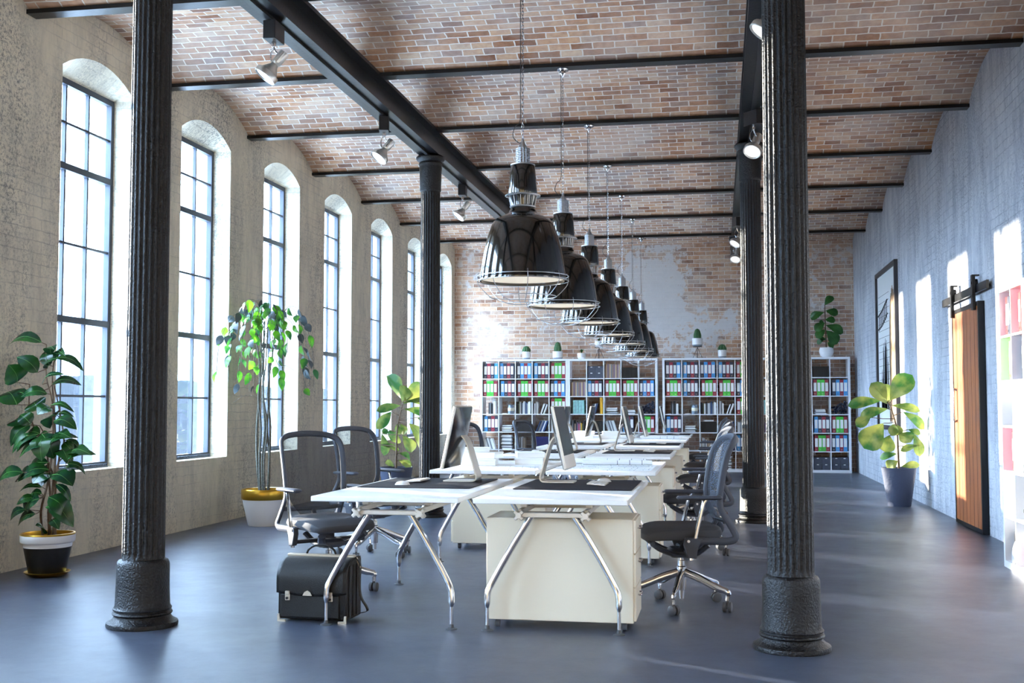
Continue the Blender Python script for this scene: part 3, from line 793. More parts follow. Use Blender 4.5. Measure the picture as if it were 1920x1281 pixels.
# ------------------------------------------------------------------ briefcase
def make_bag():
    t = thing('briefcase', 'black leather briefcase with two metal clasps on the floor under the nearest left desk', 'briefcase', (-2.425,6.80,0), radians(-3))
    W = .22
    # body : front y=-.12 ... back y=.13
    g = MB(); prof = [(-.115,.015),(-.12,.03),(-.118,.30),(-.09,.345),(.0,.372),(.12,.372),(.128,.36),(.13,.03),(.125,.015)]
    g.prism(prof, -W, W, 'x'); g.build('bag_body', M['leather'], t, bevel=.006)
    g = MB()
    fl = [(.105,.378),(.0,.379),(-.06,.368),(-.105,.338),(-.132,.29),(-.138,.24),(-.136,.175)]
    fl = [(p.x,p.y) for p in smooth_path([(a,b,0) for a,b in fl],4)]
    rows = []
    for y, z in fl:
        u = (z-.175)/.2; rows.append([(-W-.004+ (2*W+.008)*j/16, y, z - (.018*(1-abs(j/8-1)**2)*(1-u) if z<.22 else 0)) for j in range(17)])
    g.grid(rows); f = g.build('front_flap', M['leather'], t)
    sm = f.modifiers.new('solid','SOLIDIFY'); sm.thickness = .005
    g = MB(); g.rbox(-W+.02,W-.045,-.134,-.118,.03,.165,.004); g.build('front_pocket', M['leather'], t)
    g = MB()
    for x in (W+.001,): 
        for y in (-.06,0,.06): g.rbox(x,x+.006,y-.022,y+.022,.03,.34,.003)
    g.build('side_gusset', M['leather'], t)
    g = MB(); g.rbox(-W,W,.005,.045,.372,.392,.004); g.build('top_bar', M['champ'], t)
    g = MB(); g.tube(smooth_path([(-.10,.03,.392),(-.085,.03,.42),(-.04,.03,.443),(.03,.03,.443),(.075,.03,.42),(.09,.03,.392)],5),.007,8); g.build('carry_handle', M['leather'], t)
    for x in (-.150,.125):
        g = MB(); g.rbox(x-.014,x+.014,-.150,-.136,.165,.188,.003); g.rbox(x-.016,x+.016,-.146,-.136,.13,.170,.004); 
        c = g.build('clasp', M['champ'], t)
        g = MB(); g.tube([(x,-.152,.145),(x,-.145,.145)],.008,14); g.build('clasp_knob', M['black'], c)
    g = MB(); g.prism([(-.05,.163),(.01,.163),(-.002,.184),(-.02,.194),(-.038,.184)],-.150,-.144,'y'); g.build('badge', M['champ'], t)
    for sx in (-1,1):
        g = MB(); x = (W-.001)*sx; g.prism([(x+.002*sx,0),(x-.05*sx,0),(x-.05*sx,.012),(x-.014*sx,.014),(x-.010*sx,.045),(x+.002*sx,.045)],-.127,-.116,'y')
        g.build('metal_corner', M['champ'], t)
    g = MB(); P1 = smooth_path([(W+.005,.03,.38),(W+.03,.03,.33),(W+.03,.02,.22),(W+.05,.0,.14),(W+.085,-.0,.085),(W+.08,.02,.055),(W+.02,.05,.035)],6)
    rows = [[(p.x, p.y-.016, p.z), (p.x+.002, p.y+.016, p.z)] for p in P1]; g.grid(rows); s_ = g.build('shoulder_strap', M['leather'], t); sm = s_.modifiers.new('s','SOLIDIFY'); sm.thickness = .003
    g = MB(); g.tube([(W+.005,.03,.375),(W+.03,.03,.315)],.006,8); g.build('strap_clip', M['champ'], s_)
    g = MB(); P1 = smooth_path([(-W-.0,.03,.38),(-W-.02,.03,.31),(-W-.03,.0,.24),(-W-.022,.0,.15),(-W-.028,.0,.09),(-W-.008,.0,.05)],6)
    g.grid([[(p.x, p.y-.018, p.z), (p.x-.001, p.y+.018, p.z)] for p in P1]); s_ = g.build('side_strap', M['leather'], t); sm = s_.modifiers.new('s','SOLIDIFY'); sm.thickness = .004
    return t
make_bag()

# ------------------------------------------------------------------ bookcases
ZR = [.055+.3635*k for k in range(6)]
PW = (1.82-.09+.018)/5
def make_unit(label, loc, rz=0):
    t = thing('bookcase', label, 'bookcase', loc, rz, 'white open bookcases')
    g = MB(); g.box(0,.045,0,.39,0,2.27); g.box(1.775,1.82,0,.39,0,2.27); g.box(.045,1.775,0,.39,2.228,2.27); g.box(.045,1.775,0,.39,0,.055)
    g.build('outer_frame', M['shelf'], t, smooth=False)
    for k in range(1,6):
        MB().box(.0455,1.7745,.002,.388,ZR[k]-.018,ZR[k]).build('shelf_board', M['shelf'], t, smooth=False)
    for c in range(1,5):
        g = MB(); x = .045+PW*c-.018
        for k in range(6): g.box(x,x+.018,.003,.387,ZR[k]+.0005,(ZR[k+1]-.0185 if k<5 else 2.2275))
        g.build('divider', M['shelf'], t, smooth=False)
    return t
UN = {'A':((-4.87,23.29),0,'leftmost bookcase'), 'B':((-3.048,23.29),0,'second bookcase'), 'C':((-1.13,23.29),0,'third bookcase'), 'D':((.70,23.29),0,'fourth bookcase'), 'R':((2.268,10.01),-pi/2,'right-wall bookcase')}
make_unit('tall white open bookcase on the end wall, leftmost of the four', (-4.87,23.29,0))
make_unit('tall white open bookcase on the end wall, second from the left', (-3.048,23.29,0))
make_unit('tall white open bookcase on the end wall, third from the left', (-1.13,23.29,0))
make_unit('tall white open bookcase on the end wall, rightmost, behind the right columns', (.70,23.29,0))
make_unit('white open bookcase against the right wall, beside the wooden sliding door', (2.268,10.01,0), -pi/2)
def wpos(u, c, r, x, y, z=0):
    (ux, uy), rz, _ = UN[u]; lx = .045+PW*c+x; lz = ZR[5-r]+z+.0005
    return (ux+lx*cos(rz)-y*sin(rz), uy+lx*sin(rz)+y*cos(rz), lz), rz
RN = ['top','second','third','fourth','fifth','bottom']; CN = ['first','second','third','fourth','fifth']
def where(u, c, r): return 'in %s row, %s column, %s' % (RN[r], CN[c], UN[u][2])
BC = {'k':('dark grey',S(52,56,74)), 'r':('maroon',S(150,46,62)), 'b':('light blue',S(64,150,212)), 'g':('bright green',S(76,196,70)), 'R':('red',S(206,60,56)), 'G':('lime green',S(150,206,90))}
PB = {}
def binder(ch, u, c, r, x, idx):
    if ch not in PB:
        m = mat('binder_'+BC[ch][0], BC[ch][1], .4)
        g = MB(); g.rbox(-.036,.036,0,.28,0,.315,.003); o = g.build('ring_binder', m)
        MB().box(-.027,.027,-.0012,.001,.085,.255).build('spine_label', M['paper'], o, smooth=False)
        g = MB(); g.lathe([(.006,0),(.010,0),(.010,.0015),(.006,.0015)],12,M=Matrix.Translation((0,-.0005,.035)) @ Matrix.Rotation(pi/2,4,'X'),cap=False)
        g.build('finger_ring', M['chrome'], o); PB[ch] = o; first = True
    else: o = PB[ch]; first = False
    loc, rz = wpos(u,c,r,x+.036,.03+.01*random.random())
    if first: o.location = loc; o.rotation_euler = (0,0,rz)
    else: o = dup(o, loc, rz)
    tag(o, '%s binder, %s binder %s' % (BC[ch][0], CN[min(idx,4)], where(u,c,r)), 'binder', 'ring binders in the bookcases')
def binders(u, c, r, s, off=None):
    if off is None: off = random.choice([.01, .02, .03])
    for i, ch in enumerate(s): binder(ch, u, c, r, off+i*.0735, i)
BK = {'white':S(226,226,224),'black':S(28,30,34),'grey':S(120,124,130),'teal':S(120,176,172),'brown':S(150,124,104),'tan':S(190,168,140),'purple':S(112,92,120),'yellow':S(214,160,32),'blue':S(40,66,110),'navy':S(30,34,92),'olive':S(96,100,60),'pink':S(190,70,100)}
PK = {}
def book(colr, u, c, r, x, w, d, h, idx, tilt=0, z=0, lay=False, y=.05, yaw=0, kindw='book'):
    if colr not in PK:
        m = mat('book_'+colr, BK[colr], .55)
        g = MB(); g.box(-.5,.5,0,1,0,1,0); g.box(-.38,.38,.01,1.004,-.0,1.003,1)
        o = g.build('book', [m, M['paper']], smooth=False); PK[colr] = o; first = True
    else: o = PK[colr]; first = False
    loc, rz = wpos(u,c,r,x,y,z)
    if not first: o = o.copy(); COL.objects.link(o)
    o.location = loc
    if lay: o.rotation_euler = Matrix.Rotation(rz+yaw,3,'Z').to_euler() if False else (0,0,rz+yaw); o.rotation_mode='XYZ'; o.scale = (w,d,h)
    else: o.rotation_euler = (Matrix.Rotation(rz,3,'Z') @ Matrix.Rotation(tilt,3,'Y')).to_euler(); o.scale = (w,d,h)
    nm = ['first','second','third','fourth','fifth','sixth','seventh','eighth','ninth','tenth','eleventh','twelfth','last']
    if lay: lab = '%s %s, %s from bottom of stack %s' % (colr, kindw, nm[min(idx,12)], where(u,c,r))
    else: lab = '%s book, %s from left %s' % (colr, nm[min(idx,12)], where(u,c,r))
    tag(o, lab, 'book', 'books in the bookcases')
def row(u, c, r, cols, x=.02, tilt=0, hmin=.20, hmax=.26, wmin=.018, wmax=.03):
    for i, cc in enumerate(cols):
        w = random.uniform(wmin, wmax); h = random.uniform(hmin, hmax)
        tl = tilt; sn = h*sin(abs(tilt))
        if x+w+(sn if tilt > 0 else 0) > .326: break
        if tilt < 0 and x-sn < .002: x = sn+.004
        book(cc, u, c, r, x+w/2, w, .2, h, i, tl, z=(abs(sin(tl))*w/2 if tl else 0)); x += w/ max(.6, cos(tl)) + (.003 if tl else .001)
    return x
def stack(u, c, r, cols, x=.15, w=.22, d=.16, h=.018, yaw=True):
    z = 0
    for i, cc in enumerate(cols):
        hh = h*random.uniform(.8,1.3)
        book(cc, u, c, r, x+random.uniform(-.012,.012), w*random.uniform(.85,1), d+.06*random.random(), hh, i, z=z, lay=True, yaw=random.uniform(-.08,.08) if yaw else 0, y=.04+.02*random.random()); z += hh*1.005
PO = {}
def obj_in(kind, u, c, r, x, y=.03, z=0, label='', cat=''):
    loc, rz = wpos(u,c,r,x,y,z)
    if kind in PO: o = dup(PO[kind], loc, rz)
    else:
        o = MK[kind](); o.location = loc; o.rotation_euler = (0,0,rz); PO[kind] = o
    tag(o, label, cat, {'archive_box':'small dark archive boxes','basket':'black ribbed baskets','jar':'banded glass jars','teal':'teal magazine boxes','rocks':'dark crystal ornaments','navy':'navy ribbed boxes'}[kind]); return o
def mk_archive():
    o = thing('archive_box','', 'box'); g = MB(); g.rbox(-.075,.075,0,.28,0,.118,.002); g.build('box_body', M_abox, o)
    MB().rbox(-.0775,.0775,-.003,.283,.085,.122,.002).build('box_lid', M_abox, o)
    MB().box(-.02,.02,-.0042,-.002,.094,.11).build('label_holder', M['paper'], o, smooth=False); return o
M_abox = mat('archive_grey', S(74,78,90), .6)
M_bask = mat('basket_black', S(12,12,12), .4)
M_navy = mat('navy_plastic', S(34,36,96), .35)
M_rock = mat('dark_crystal', S(58,64,82), .2, .3)
M_tealb = mat('teal_marble', S(142,190,184), .5, var=.25, vscale=18)
def mk_basket(mm=None, h=.21, n=12, nm='storage_basket'):
    o = thing(nm, '', 'basket'); g = MB(); g.rbox(-.155,.155,0,.3,0,h,.004)
    g.build('basket_body', mm or M_bask, o)
    g = MB()
    for k in range(n): x = -.148+.296*k/(n-1); g.rbox(x-.006,x+.006,-.006,.0,.02,h-.04,.002)
    g.rbox(-.158,.158,-.008,-.0,h-.03,h,.003); g.build('ribs', mm or M_bask, o); return o
def mk_navy(): 
    o = mk_basket(M_navy, .26, 13, 'ribbed_box'); return o
def mk_jar():
    o = thing('lidded_jar','', 'jar'); g = MB(); g.lathe([(.0,0),(.055,0),(.06,.01),(.06,.06)],28,cap=False); g.build('jar_base', M['potg'], o)
    g = MB(); g.lathe([(.06,.06),(.062,.08),(.062,.12),(.06,.125)],28,cap=False); g.build('jar_band', M['cream'], o)
    g = MB(); g.lathe([(.06,.125),(.056,.145),(.05,.16),(.052,.165),(.052,.185),(.0,.187)],28,cap=False); g.build('jar_lid', M['potg'], o); return o
def mk_teal():
    o = thing('magazine_box','', 'box'); g = MB(); g.rbox(-.055,.055,0,.26,0,.28,.004); g.build('box_body', M_tealb, o); g = MB(); g.box(-.004,.004,-.003,0,.02,.26); g.build('spine_strip', M['potg'], o); return o
def mk_rocks():
    g = MB(); rr = random.Random(3)
    for k in range(90):
        x = rr.uniform(-.14,.14); top = .13+.25*(x+.14)/.28*.5; z = rr.uniform(.02, top); y = rr.uniform(.02,.12); s = rr.uniform(.014,.028)
        Mx = Matrix.Translation((x,y,z+.006)) @ Matrix.Rotation(rr.uniform(0,6),4,Vector((rr.random(),rr.random(),rr.random()+.1)))
        g.lathe([(0,-s),(s*.9,-s*.3),(s*.8,s*.5),(0,s)],5,M=Mx,cap=False)
    z0 = min(v[2] for v in g.v); g.v = [(a,b,c-z0) for a,b,c in g.v]
    return g.build('crystal_ornament', M_rock, smooth=False)
MK = {'archive_box':mk_archive,'basket':mk_basket,'navy':mk_navy,'jar':mk_jar,'teal':mk_teal,'rocks':mk_rocks}
def boxes4(u, c, r):
    for j in range(2):
        for i in range(2):
            obj_in('archive_box', u, c, r, .088+.157*i, .03, .1235*j, 'archive box, %s %s of four %s' % (('lower','upper')[j], ('left','right')[i], where(u,c,r)), 'box')
def cell(u, c, r, code):
    if code == '': return
    if set(code) <= set('krbgRG'): binders(u, c, r, code)
    elif code == 'D': row(u,c,r,['black','grey','black','black','white','white'], .12)
    elif code == 'M': row(u,c,r,['black','black','olive','white','black','grey','white','grey','blue','grey','white','white'], .01)
    elif code == 'W':
        x = row(u,c,r,['grey','white','grey','white'], .005); row(u,c,r,['white','black','white','white'], x+.05, tilt=.35, hmin=.2, hmax=.22); 
    elif code == 'T': row(u,c,r,['blue','black','grey','blue','white','blue','black'], .06, tilt=.38, hmin=.22, hmax=.25)
    elif code == 'w': row(u,c,r,['white','white','grey','white','brown','tan'], .03)
    elif code == 'L': row(u,c,r,['white','white','grey','white','grey','white','white'], .05, tilt=-.3, hmin=.21, hmax=.24)
    elif code == 'N': row(u,c,r,['brown','tan','purple','brown','tan','grey','brown','purple','tan','brown','purple','tan'], .015, hmin=.28, hmax=.29, wmin=.022, wmax=.026)
    elif code == 'C': row(u,c,r,['grey','black','brown','black','purple','pink','grey','yellow','olive','black'], .03, hmin=.16, hmax=.24, wmin=.02)
    elif code == 'Y': row(u,c,r,['black','black','white','blue'], .05, tilt=.25, hmin=.2, hmax=.22); row(u,c,r,['yellow','yellow'], .26, hmin=.33, hmax=.335, wmin=.024)
    elif code == 'S': stack(u,c,r,['grey','white','black','white','white','grey','white'])
    elif code == 's': stack(u,c,r,['white','grey','white','white'], h=.02)
    elif code == 'H': stack(u,c,r,['white','grey','white','black','white','white','grey','white','white','grey','white','white'], h=.021)
    elif code == 'J': obj_in('jar',u,c,r,.24,.05,0,'banded blue and cream jar '+where(u,c,r),'jar'); stack(u,c,r,['white'],x=.1,w=.1,d=.12,h=.016)
    elif code == 'X': obj_in('basket',u,c,r,.165,.03,0,'black ribbed storage basket '+where(u,c,r),'basket')
    elif code == 'x': obj_in('basket',u,c,r,.165,.03,0,'black ribbed storage basket '+where(u,c,r),'basket'); book('white',u,c,r,.16,.2,.2,.03,0,z=.255-.04,lay=True)
    elif code == 'B': obj_in('navy',u,c,r,.165,.03,0,'navy blue ribbed box '+where(u,c,r),'box')
    elif code == '4': boxes4(u,c,r)
    elif code == 'E':
        for i in (0,1): obj_in('teal',u,c,r,.115+.115*i,.03,0,'%s teal marbled magazine box %s' % (('left','right')[i], where(u,c,r)),'box')
    elif code == 'O': obj_in('rocks',u,c,r,.165,.03,0,'dark crystal ornament '+where(u,c,r),'ornament')
LAY = {'A':[['krkb','bkrk','kbrb','bkrk','rggr'],['rggr','bkrk','rggr','rggr','kbrb'],['D','J','M','W','rggr'],['bkrk','S','X','T','w'],['L','H','w','B','w'],['','s','','','']],
 'B':[['','4','N','X',''],['N','bkrk','rggr','rggr','kbrb'],['E','Y','S','s','O'],['C','X','L','brk','rggr'],['w','','S','',''],['','','','','']],
 'C':[['krkb','bkrk','kbrb','bkrk','rggr'],['rggr','bkrk','rggr','rggr','kbrb'],['D','J','M','W','rggr'],['bkrk','S','x','T','w'],['','','w','B','bkrk'],['','','','H','']],
 'D':[['','4','N','X',''],['N','bkrk','rggr','rggr','kbrb'],['E','Y','S','s','O'],['C','X','L','bkrk','rggr'],['L','','S','rggr','kbrb'],['w','','','4','4']]}
for u, rows in LAY.items():
    for r, rw in enumerate(rows):
        for c, code in enumerate(rw): cell(u, c, r, code)
# right wall bookcase: only the two columns the photo shows
binders('R',0,0,'Rk',.05); binders('R',1,0,'RR',.12); binders('R',0,1,'GR',.14); binders('R',1,1,'kR',.16)
row('R',0,2,['black','brown','blue'],.19,hmin=.15,hmax=.2); binders('R',0,3,'R',.16); stack('R',1,3,['black','white','black','white'],x=.2,d=.24,h=.02)
row('R',0,4,['white','white','white'],.16,hmin=.26,hmax=.27); stack('R',1,4,['black','white','black','white','black','white','grey','black'],x=.2,d=.22,h=.022)
row('R',0,5,['black','brown'],.1,hmin=.24,hmax=.25,wmin=.06,wmax=.07)
stack('R',1,5,['white','white','pink','white','white','white','pink','white','white','white'],x=.165,w=.2,d=.2,h=.024)
g = MB(); g.lathe([(.0,0),(.09,0),(.092,.004),(.09,.008),(.0,.008)],40,M=Matrix.Rotation(radians(80),4,'X'),cap=False)
z0 = min(v[2] for v in g.v); g.v = [(a,b,c-z0) for a,b,c in g.v]
loc, rz = wpos('R',0,5,.22,.03); o = g.build('round_plate', M['potw'], loc=loc); o.rotation_euler = (0,0,rz); tag(o, 'round white plate leaning in the lowest cell of the right wall bookcase', 'plate')

# ------------------------------------------------------------------ plants
def leaf(g, b, t, w, up=(0,0,1), arch=.12, fold=.18, shape='ell', mi=0, rib=None, wave=0, serr=0):
    b = Vector(b); t = Vector(t); d = t-b; L = d.length; dr = d.normalized(); upv = Vector(up)
    side = dr.cross(upv)
    if side.length < 1e-3: side = dr.cross(Vector((1,0,0)))
    side.normalize(); nrm = side.cross(dr)
    n = 10; rows = []; ribp = []
    for i in range(n+1):
        u = i/n
        if shape == 'ell': pf = (sin(pi*min(1,u**.85)))**.75 if 0 < u < 1 else 0
        elif shape == 'fid': pf = (sin(pi*u**1.35))**.6*(.62+.5*u) if 0 < u < 1 else 0
        else: pf = (sin(pi*u**.7))**.9 if 0 < u < 1 else 0
        hw = w/2*pf
        if serr and i % 2: hw *= 1-serr
        c = b+d*u+nrm*(arch*L*sin(pi*u)-arch*L*.9*u*u)
        row_ = []
        for j in range(7):
            v = (j-3)/3
            zz = fold*hw*abs(v)**1.3*(.7+.3*u) - .10*hw*v*v + wave*hw*sin(7*u+3*v)
            row_.append(tuple(c+side*(v*hw)+nrm*zz))
        rows.append(row_); ribp.append(c+nrm*.0015)
    g.grid(rows, mi)
    if rib is not None: rib.tube(ribp, [.0022*(1-.7*i/n) for i in range(n+1)], 5)
def planter(t, h, r0, r1, m, rim=None):
    g = MB(); g.lathe([(.0,0),(r0,0),(r0+.004,.01),(r1,h-.01),(r1,h),(r1-.012,h),(r1-.016,h-.05),(.0,h-.05)],48,cap=False); g.build('planter', m, t)
    g = MB(); g.lathe([(.0,h-.048),(r1-.017,h-.048),(r1-.017,h-.042),(.0,h-.03)],32,cap=False); g.build('soil', M['terra'], t)

# fiddle leaf fig in a slate planter
def fig(label, loc, rz, leaves, stem, scale, ox, oy, potf, leafm, seed=1, grp=None, dmax=.14):
    R_ = random.Random(seed)
    t = thing('fiddle_leaf_fig', label, 'plant', loc, rz, grp)
    zb = potf(t)
    def Pt(cx, cy, d=0): return Vector(((cx-ox)*scale, d, zb+(oy-cy)*scale))
    sg = MB(); sp = [Pt(*q) for q in stem]; sp[0].z -= .05
    spm = smooth_path(sp,4); sg.tube(spm, [.016-.009*i/(len(spm)-1) for i in range(len(spm))], 8)
    lg = MB(); rg = MB()
    for (bx,by,tx,ty,w) in leaves:
        d0 = R_.uniform(-.05,.05); d1 = R_.uniform(-dmax,dmax*.6)
        b = Pt(bx,by,d0); tt = Pt(tx,ty,d1)
        near = min(spm, key=lambda p: (p-b).length+ (1.0 if p.z > b.z+.02 else 0)*.3)
        sg.tube([near, (near+b)/2-Vector((0,0,.006)), b], [.006,.005,.004], 6)
        leaf(lg, b, tt, w*scale*1.25, up=(R_.uniform(-.25,.25), -1.2, .6), arch=.10, fold=.22, shape='fid', rib=rg, wave=.05)
    sg.build('stem', M['bark'], t); lg.build('foliage', leafm, t, ang=80); rg.build('leaf_midribs', M['rib'], t)
    return t
LF = [(395,300,572,78,165),(368,330,240,150,135),(330,305,45,338,95),(378,375,140,440,90),(230,450,103,520,92),(345,500,175,722,190),(415,345,640,385,70),(505,400,695,545,85),
      (438,505,400,600,75),(442,505,470,602,75),(470,585,555,655,130),(548,555,648,590,50),(600,595,645,785,85),(392,605,350,750,125),(630,690,478,735,55),(452,765,305,802,60),(452,825,362,895,95),(482,878,632,855,62),(400,320,335,165,110)]
ST = [(465,925),(461,800),(458,700),(456,600),(440,490),(410,380),(390,305)]
def slatepot(t):
    g = MB()
    rows = [(.0,0),(.142,0),(.146,.006)]+[(.146+.074*k/30, .006+.484*k/30) for k in range(1,31)]+[(.222,.50),(.208,.50),(.204,.45),(.0,.45)]
    g.lathe(rows,64,cap=False,rf=lambda r,z,a: r+(.0018*sin(z*210+sin(a*9)*1.2) if .01<z<.48 else 0)); g.build('planter', M['potb'], t)
    g = MB(); g.lathe([(.0,.452),(.203,.452),(.203,.458),(.0,.47)],32,cap=False); g.build('soil', M['terra'], t); return .46
fig('fiddle leaf fig in a tall slate planter by the sunlit right wall', (2.295,15.75,0), 0, LF, ST, .00150, 462, 912, slatepot, M['leaffid'], 4, 'fiddle leaf figs in slate planters')
fig('fiddle leaf fig in a slate planter on the left, half behind the far column', (-4.22,14.75,0), radians(160), LF, ST, .00150, 462, 912, slatepot, M['leaffid'], 9, 'fiddle leaf figs in slate planters')
def roundpot(t):
    g = MB(); g.lathe([(.0,0),(.075,0),(.115,.03),(.14,.09),(.14,.14),(.125,.185),(.118,.19),(.11,.185),(.11,.16),(.0,.16)],40,cap=False); g.build('pot', M['potw'], t)
    g = MB(); g.lathe([(.0,.162),(.108,.162),(.0,.17)],24,cap=False); g.build('soil', M['terra'], t); return .17
LF5 = [(a,b,c,d,w*.72) for a,b,c,d,w in [(330,420,375,368,55),(325,460,250,490,60),(335,450,398,470,60),(330,500,385,505,50),(328,515,275,560,60),(335,530,430,570,70),(330,555,280,600,60),(335,560,395,635,85),(330,600,285,632,36),(335,610,300,605,30),(340,625,370,655,36),(328,520,300,510,30)]]
ST5 = [(335,670),(334,600),(332,520),(330,440),(331,418)]
fig('dark green fig in a round white pot atop the rightmost back bookcase', (2.09,23.47,2.27), 0, LF5, ST5, .0036, 335, 660, roundpot, M['leaffid2'], 2, None, .1)

# rubber plant, front left
def rubber():
    t = thing('rubber_plant', 'dark green rubber plant in a black and white pot with gold rim, far left', 'plant', (-5.10,8.14,0))
    g = MB(); g.lathe([(.0,.0),(.115,.0),(.155,.022),(.172,.036),(.165,.038),(.15,.028),(.12,.012),(.0,.012)],48,cap=False); g.build('saucer', M['brass'], t)
    g = MB(); g.lathe([(.0,.013),(.128,.013),(.134,.02),(.176,.225),(.0,.225)],48,cap=False); g.build('pot_body', M['potk'], t)
    g = MB(); g.lathe([(.176,.225),(.180,.255),(.194,.26),(.200,.268),(.202,.315),(.196,.318)],48,cap=False); g.build('pot_collar', M['potw'], t)
    g = MB(); g.lathe([(.199,.316),(.203,.322),(.200,.330),(.186,.330),(.184,.32),(.184,.29),(.0,.29)],48,cap=False); g.build('gold_rim', M['brass'], t)
    g = MB(); g.lathe([(.0,.291),(.183,.291),(.0,.31)],32,cap=False); g.build('soil', M['terra'], t)
    sc = .00385; ox = 85; oy = 1010; zb = .30
    def Pt(x, y, d=0): return Vector(((x-ox)*sc*1.0, d, zb+(oy-y)*sc))
    Lv = [(69,622,0,615,22),(80,646,108,630,18),(78,668,64,632,20),(92,650,130,642,14),(95,652,148,672,15),(70,672,97,650,24),(62,682,30,648,24),(45,660,8,660,9),(20,702,20,668,40),(68,706,118,680,12),(88,706,143,700,18),(82,725,44,725,20),(25,747,-6,716,38),(45,730,0,728,8),(60,757,40,738,30),(90,752,76,762,24),(93,748,143,755,10),(60,755,8,765,12),(25,787,0,775,28),(50,786,28,765,22),(104,768,66,788,28),(100,768,139,766,9),(106,779,156,789,22),(36,788,6,825,22),(60,806,28,804,22),(55,812,20,836,18),(75,805,103,852,30),(95,815,139,805,22),(115,822,140,842,15),(132,846,186,838,20),(85,812,40,826,26),(108,836,136,852,22),(80,863,20,887,26),(45,886,0,897,28),(76,880,50,882,18),(85,884,68,898,26),(105,884,142,902,26),(120,872,150,868,14),(68,913,20,916,9),(105,905,137,936,12),(70,925,34,932,16),(76,934,48,952,28),(94,930,131,966,30),(92,950,112,955,10),(48,955,20,972,20),(68,964,34,982,24),(97,975,119,990,14),(76,1004,80,982,18)]
    stems = [[(72,1010),(66,960),(80,900),(88,820),(84,740),(70,690),(68,625)],[(84,1010),(86,940),(92,850),(88,780),(80,700),(82,660)],[(96,1010),(92,930),(98,860),(108,820),(96,760),(80,700)],[(78,1010),(80,950),(72,880),(66,840),(40,800),(24,760),(22,705)],[(90,1008),(96,960),(90,900),(100,860),(126,848)],[(80,1008),(76,950),(86,900),(70,860),(60,810),(48,790)]]
    R_ = random.Random(5); sg = MB(); paths = []
    for s in stems:
        d = R_.uniform(-.06,.06); pp = smooth_path([Pt(x,y,d*(1+.8*k/len(s))) for k,(x,y) in enumerate(s)],4); pp[0].z = .29
        paths += pp; sg.tube(pp, [.010-.006*i/len(pp) for i in range(len(pp))], 7)
    lg = MB(); rg = MB()
    Lv = Lv + [(bx+R_.uniform(-10,10), by+R_.uniform(-8,14), tx+R_.uniform(-14,14), ty+R_.uniform(-4,18), w*.9) for (bx,by,tx,ty,w) in Lv[24:44:1] if w > 13]
    for (bx,by,tx,ty,w) in Lv:
        b = Pt(bx,by,R_.uniform(-.09,.05)); tt = Pt(tx,ty,R_.uniform(-.16,.08))
        b.x = max(b.x,-.40); tt.x = max(tt.x,-.425)
        near = min(paths, key=lambda p: (p-b).length); sg.tube([near,b],[.004,.003],5)
        L = (tt-b).length
        leaf(lg, b, tt, w*sc*1.6, up=(R_.uniform(-.35,.35), -.62, .8), arch=.2, fold=.2, shape='ell', rib=rg, serr=.05)
    sg.build('stems', M['bark'], t); lg.build('foliage', M['leafdark'], t, ang=80); rg.build('leaf_midribs', M['rib'], t)
rubber()

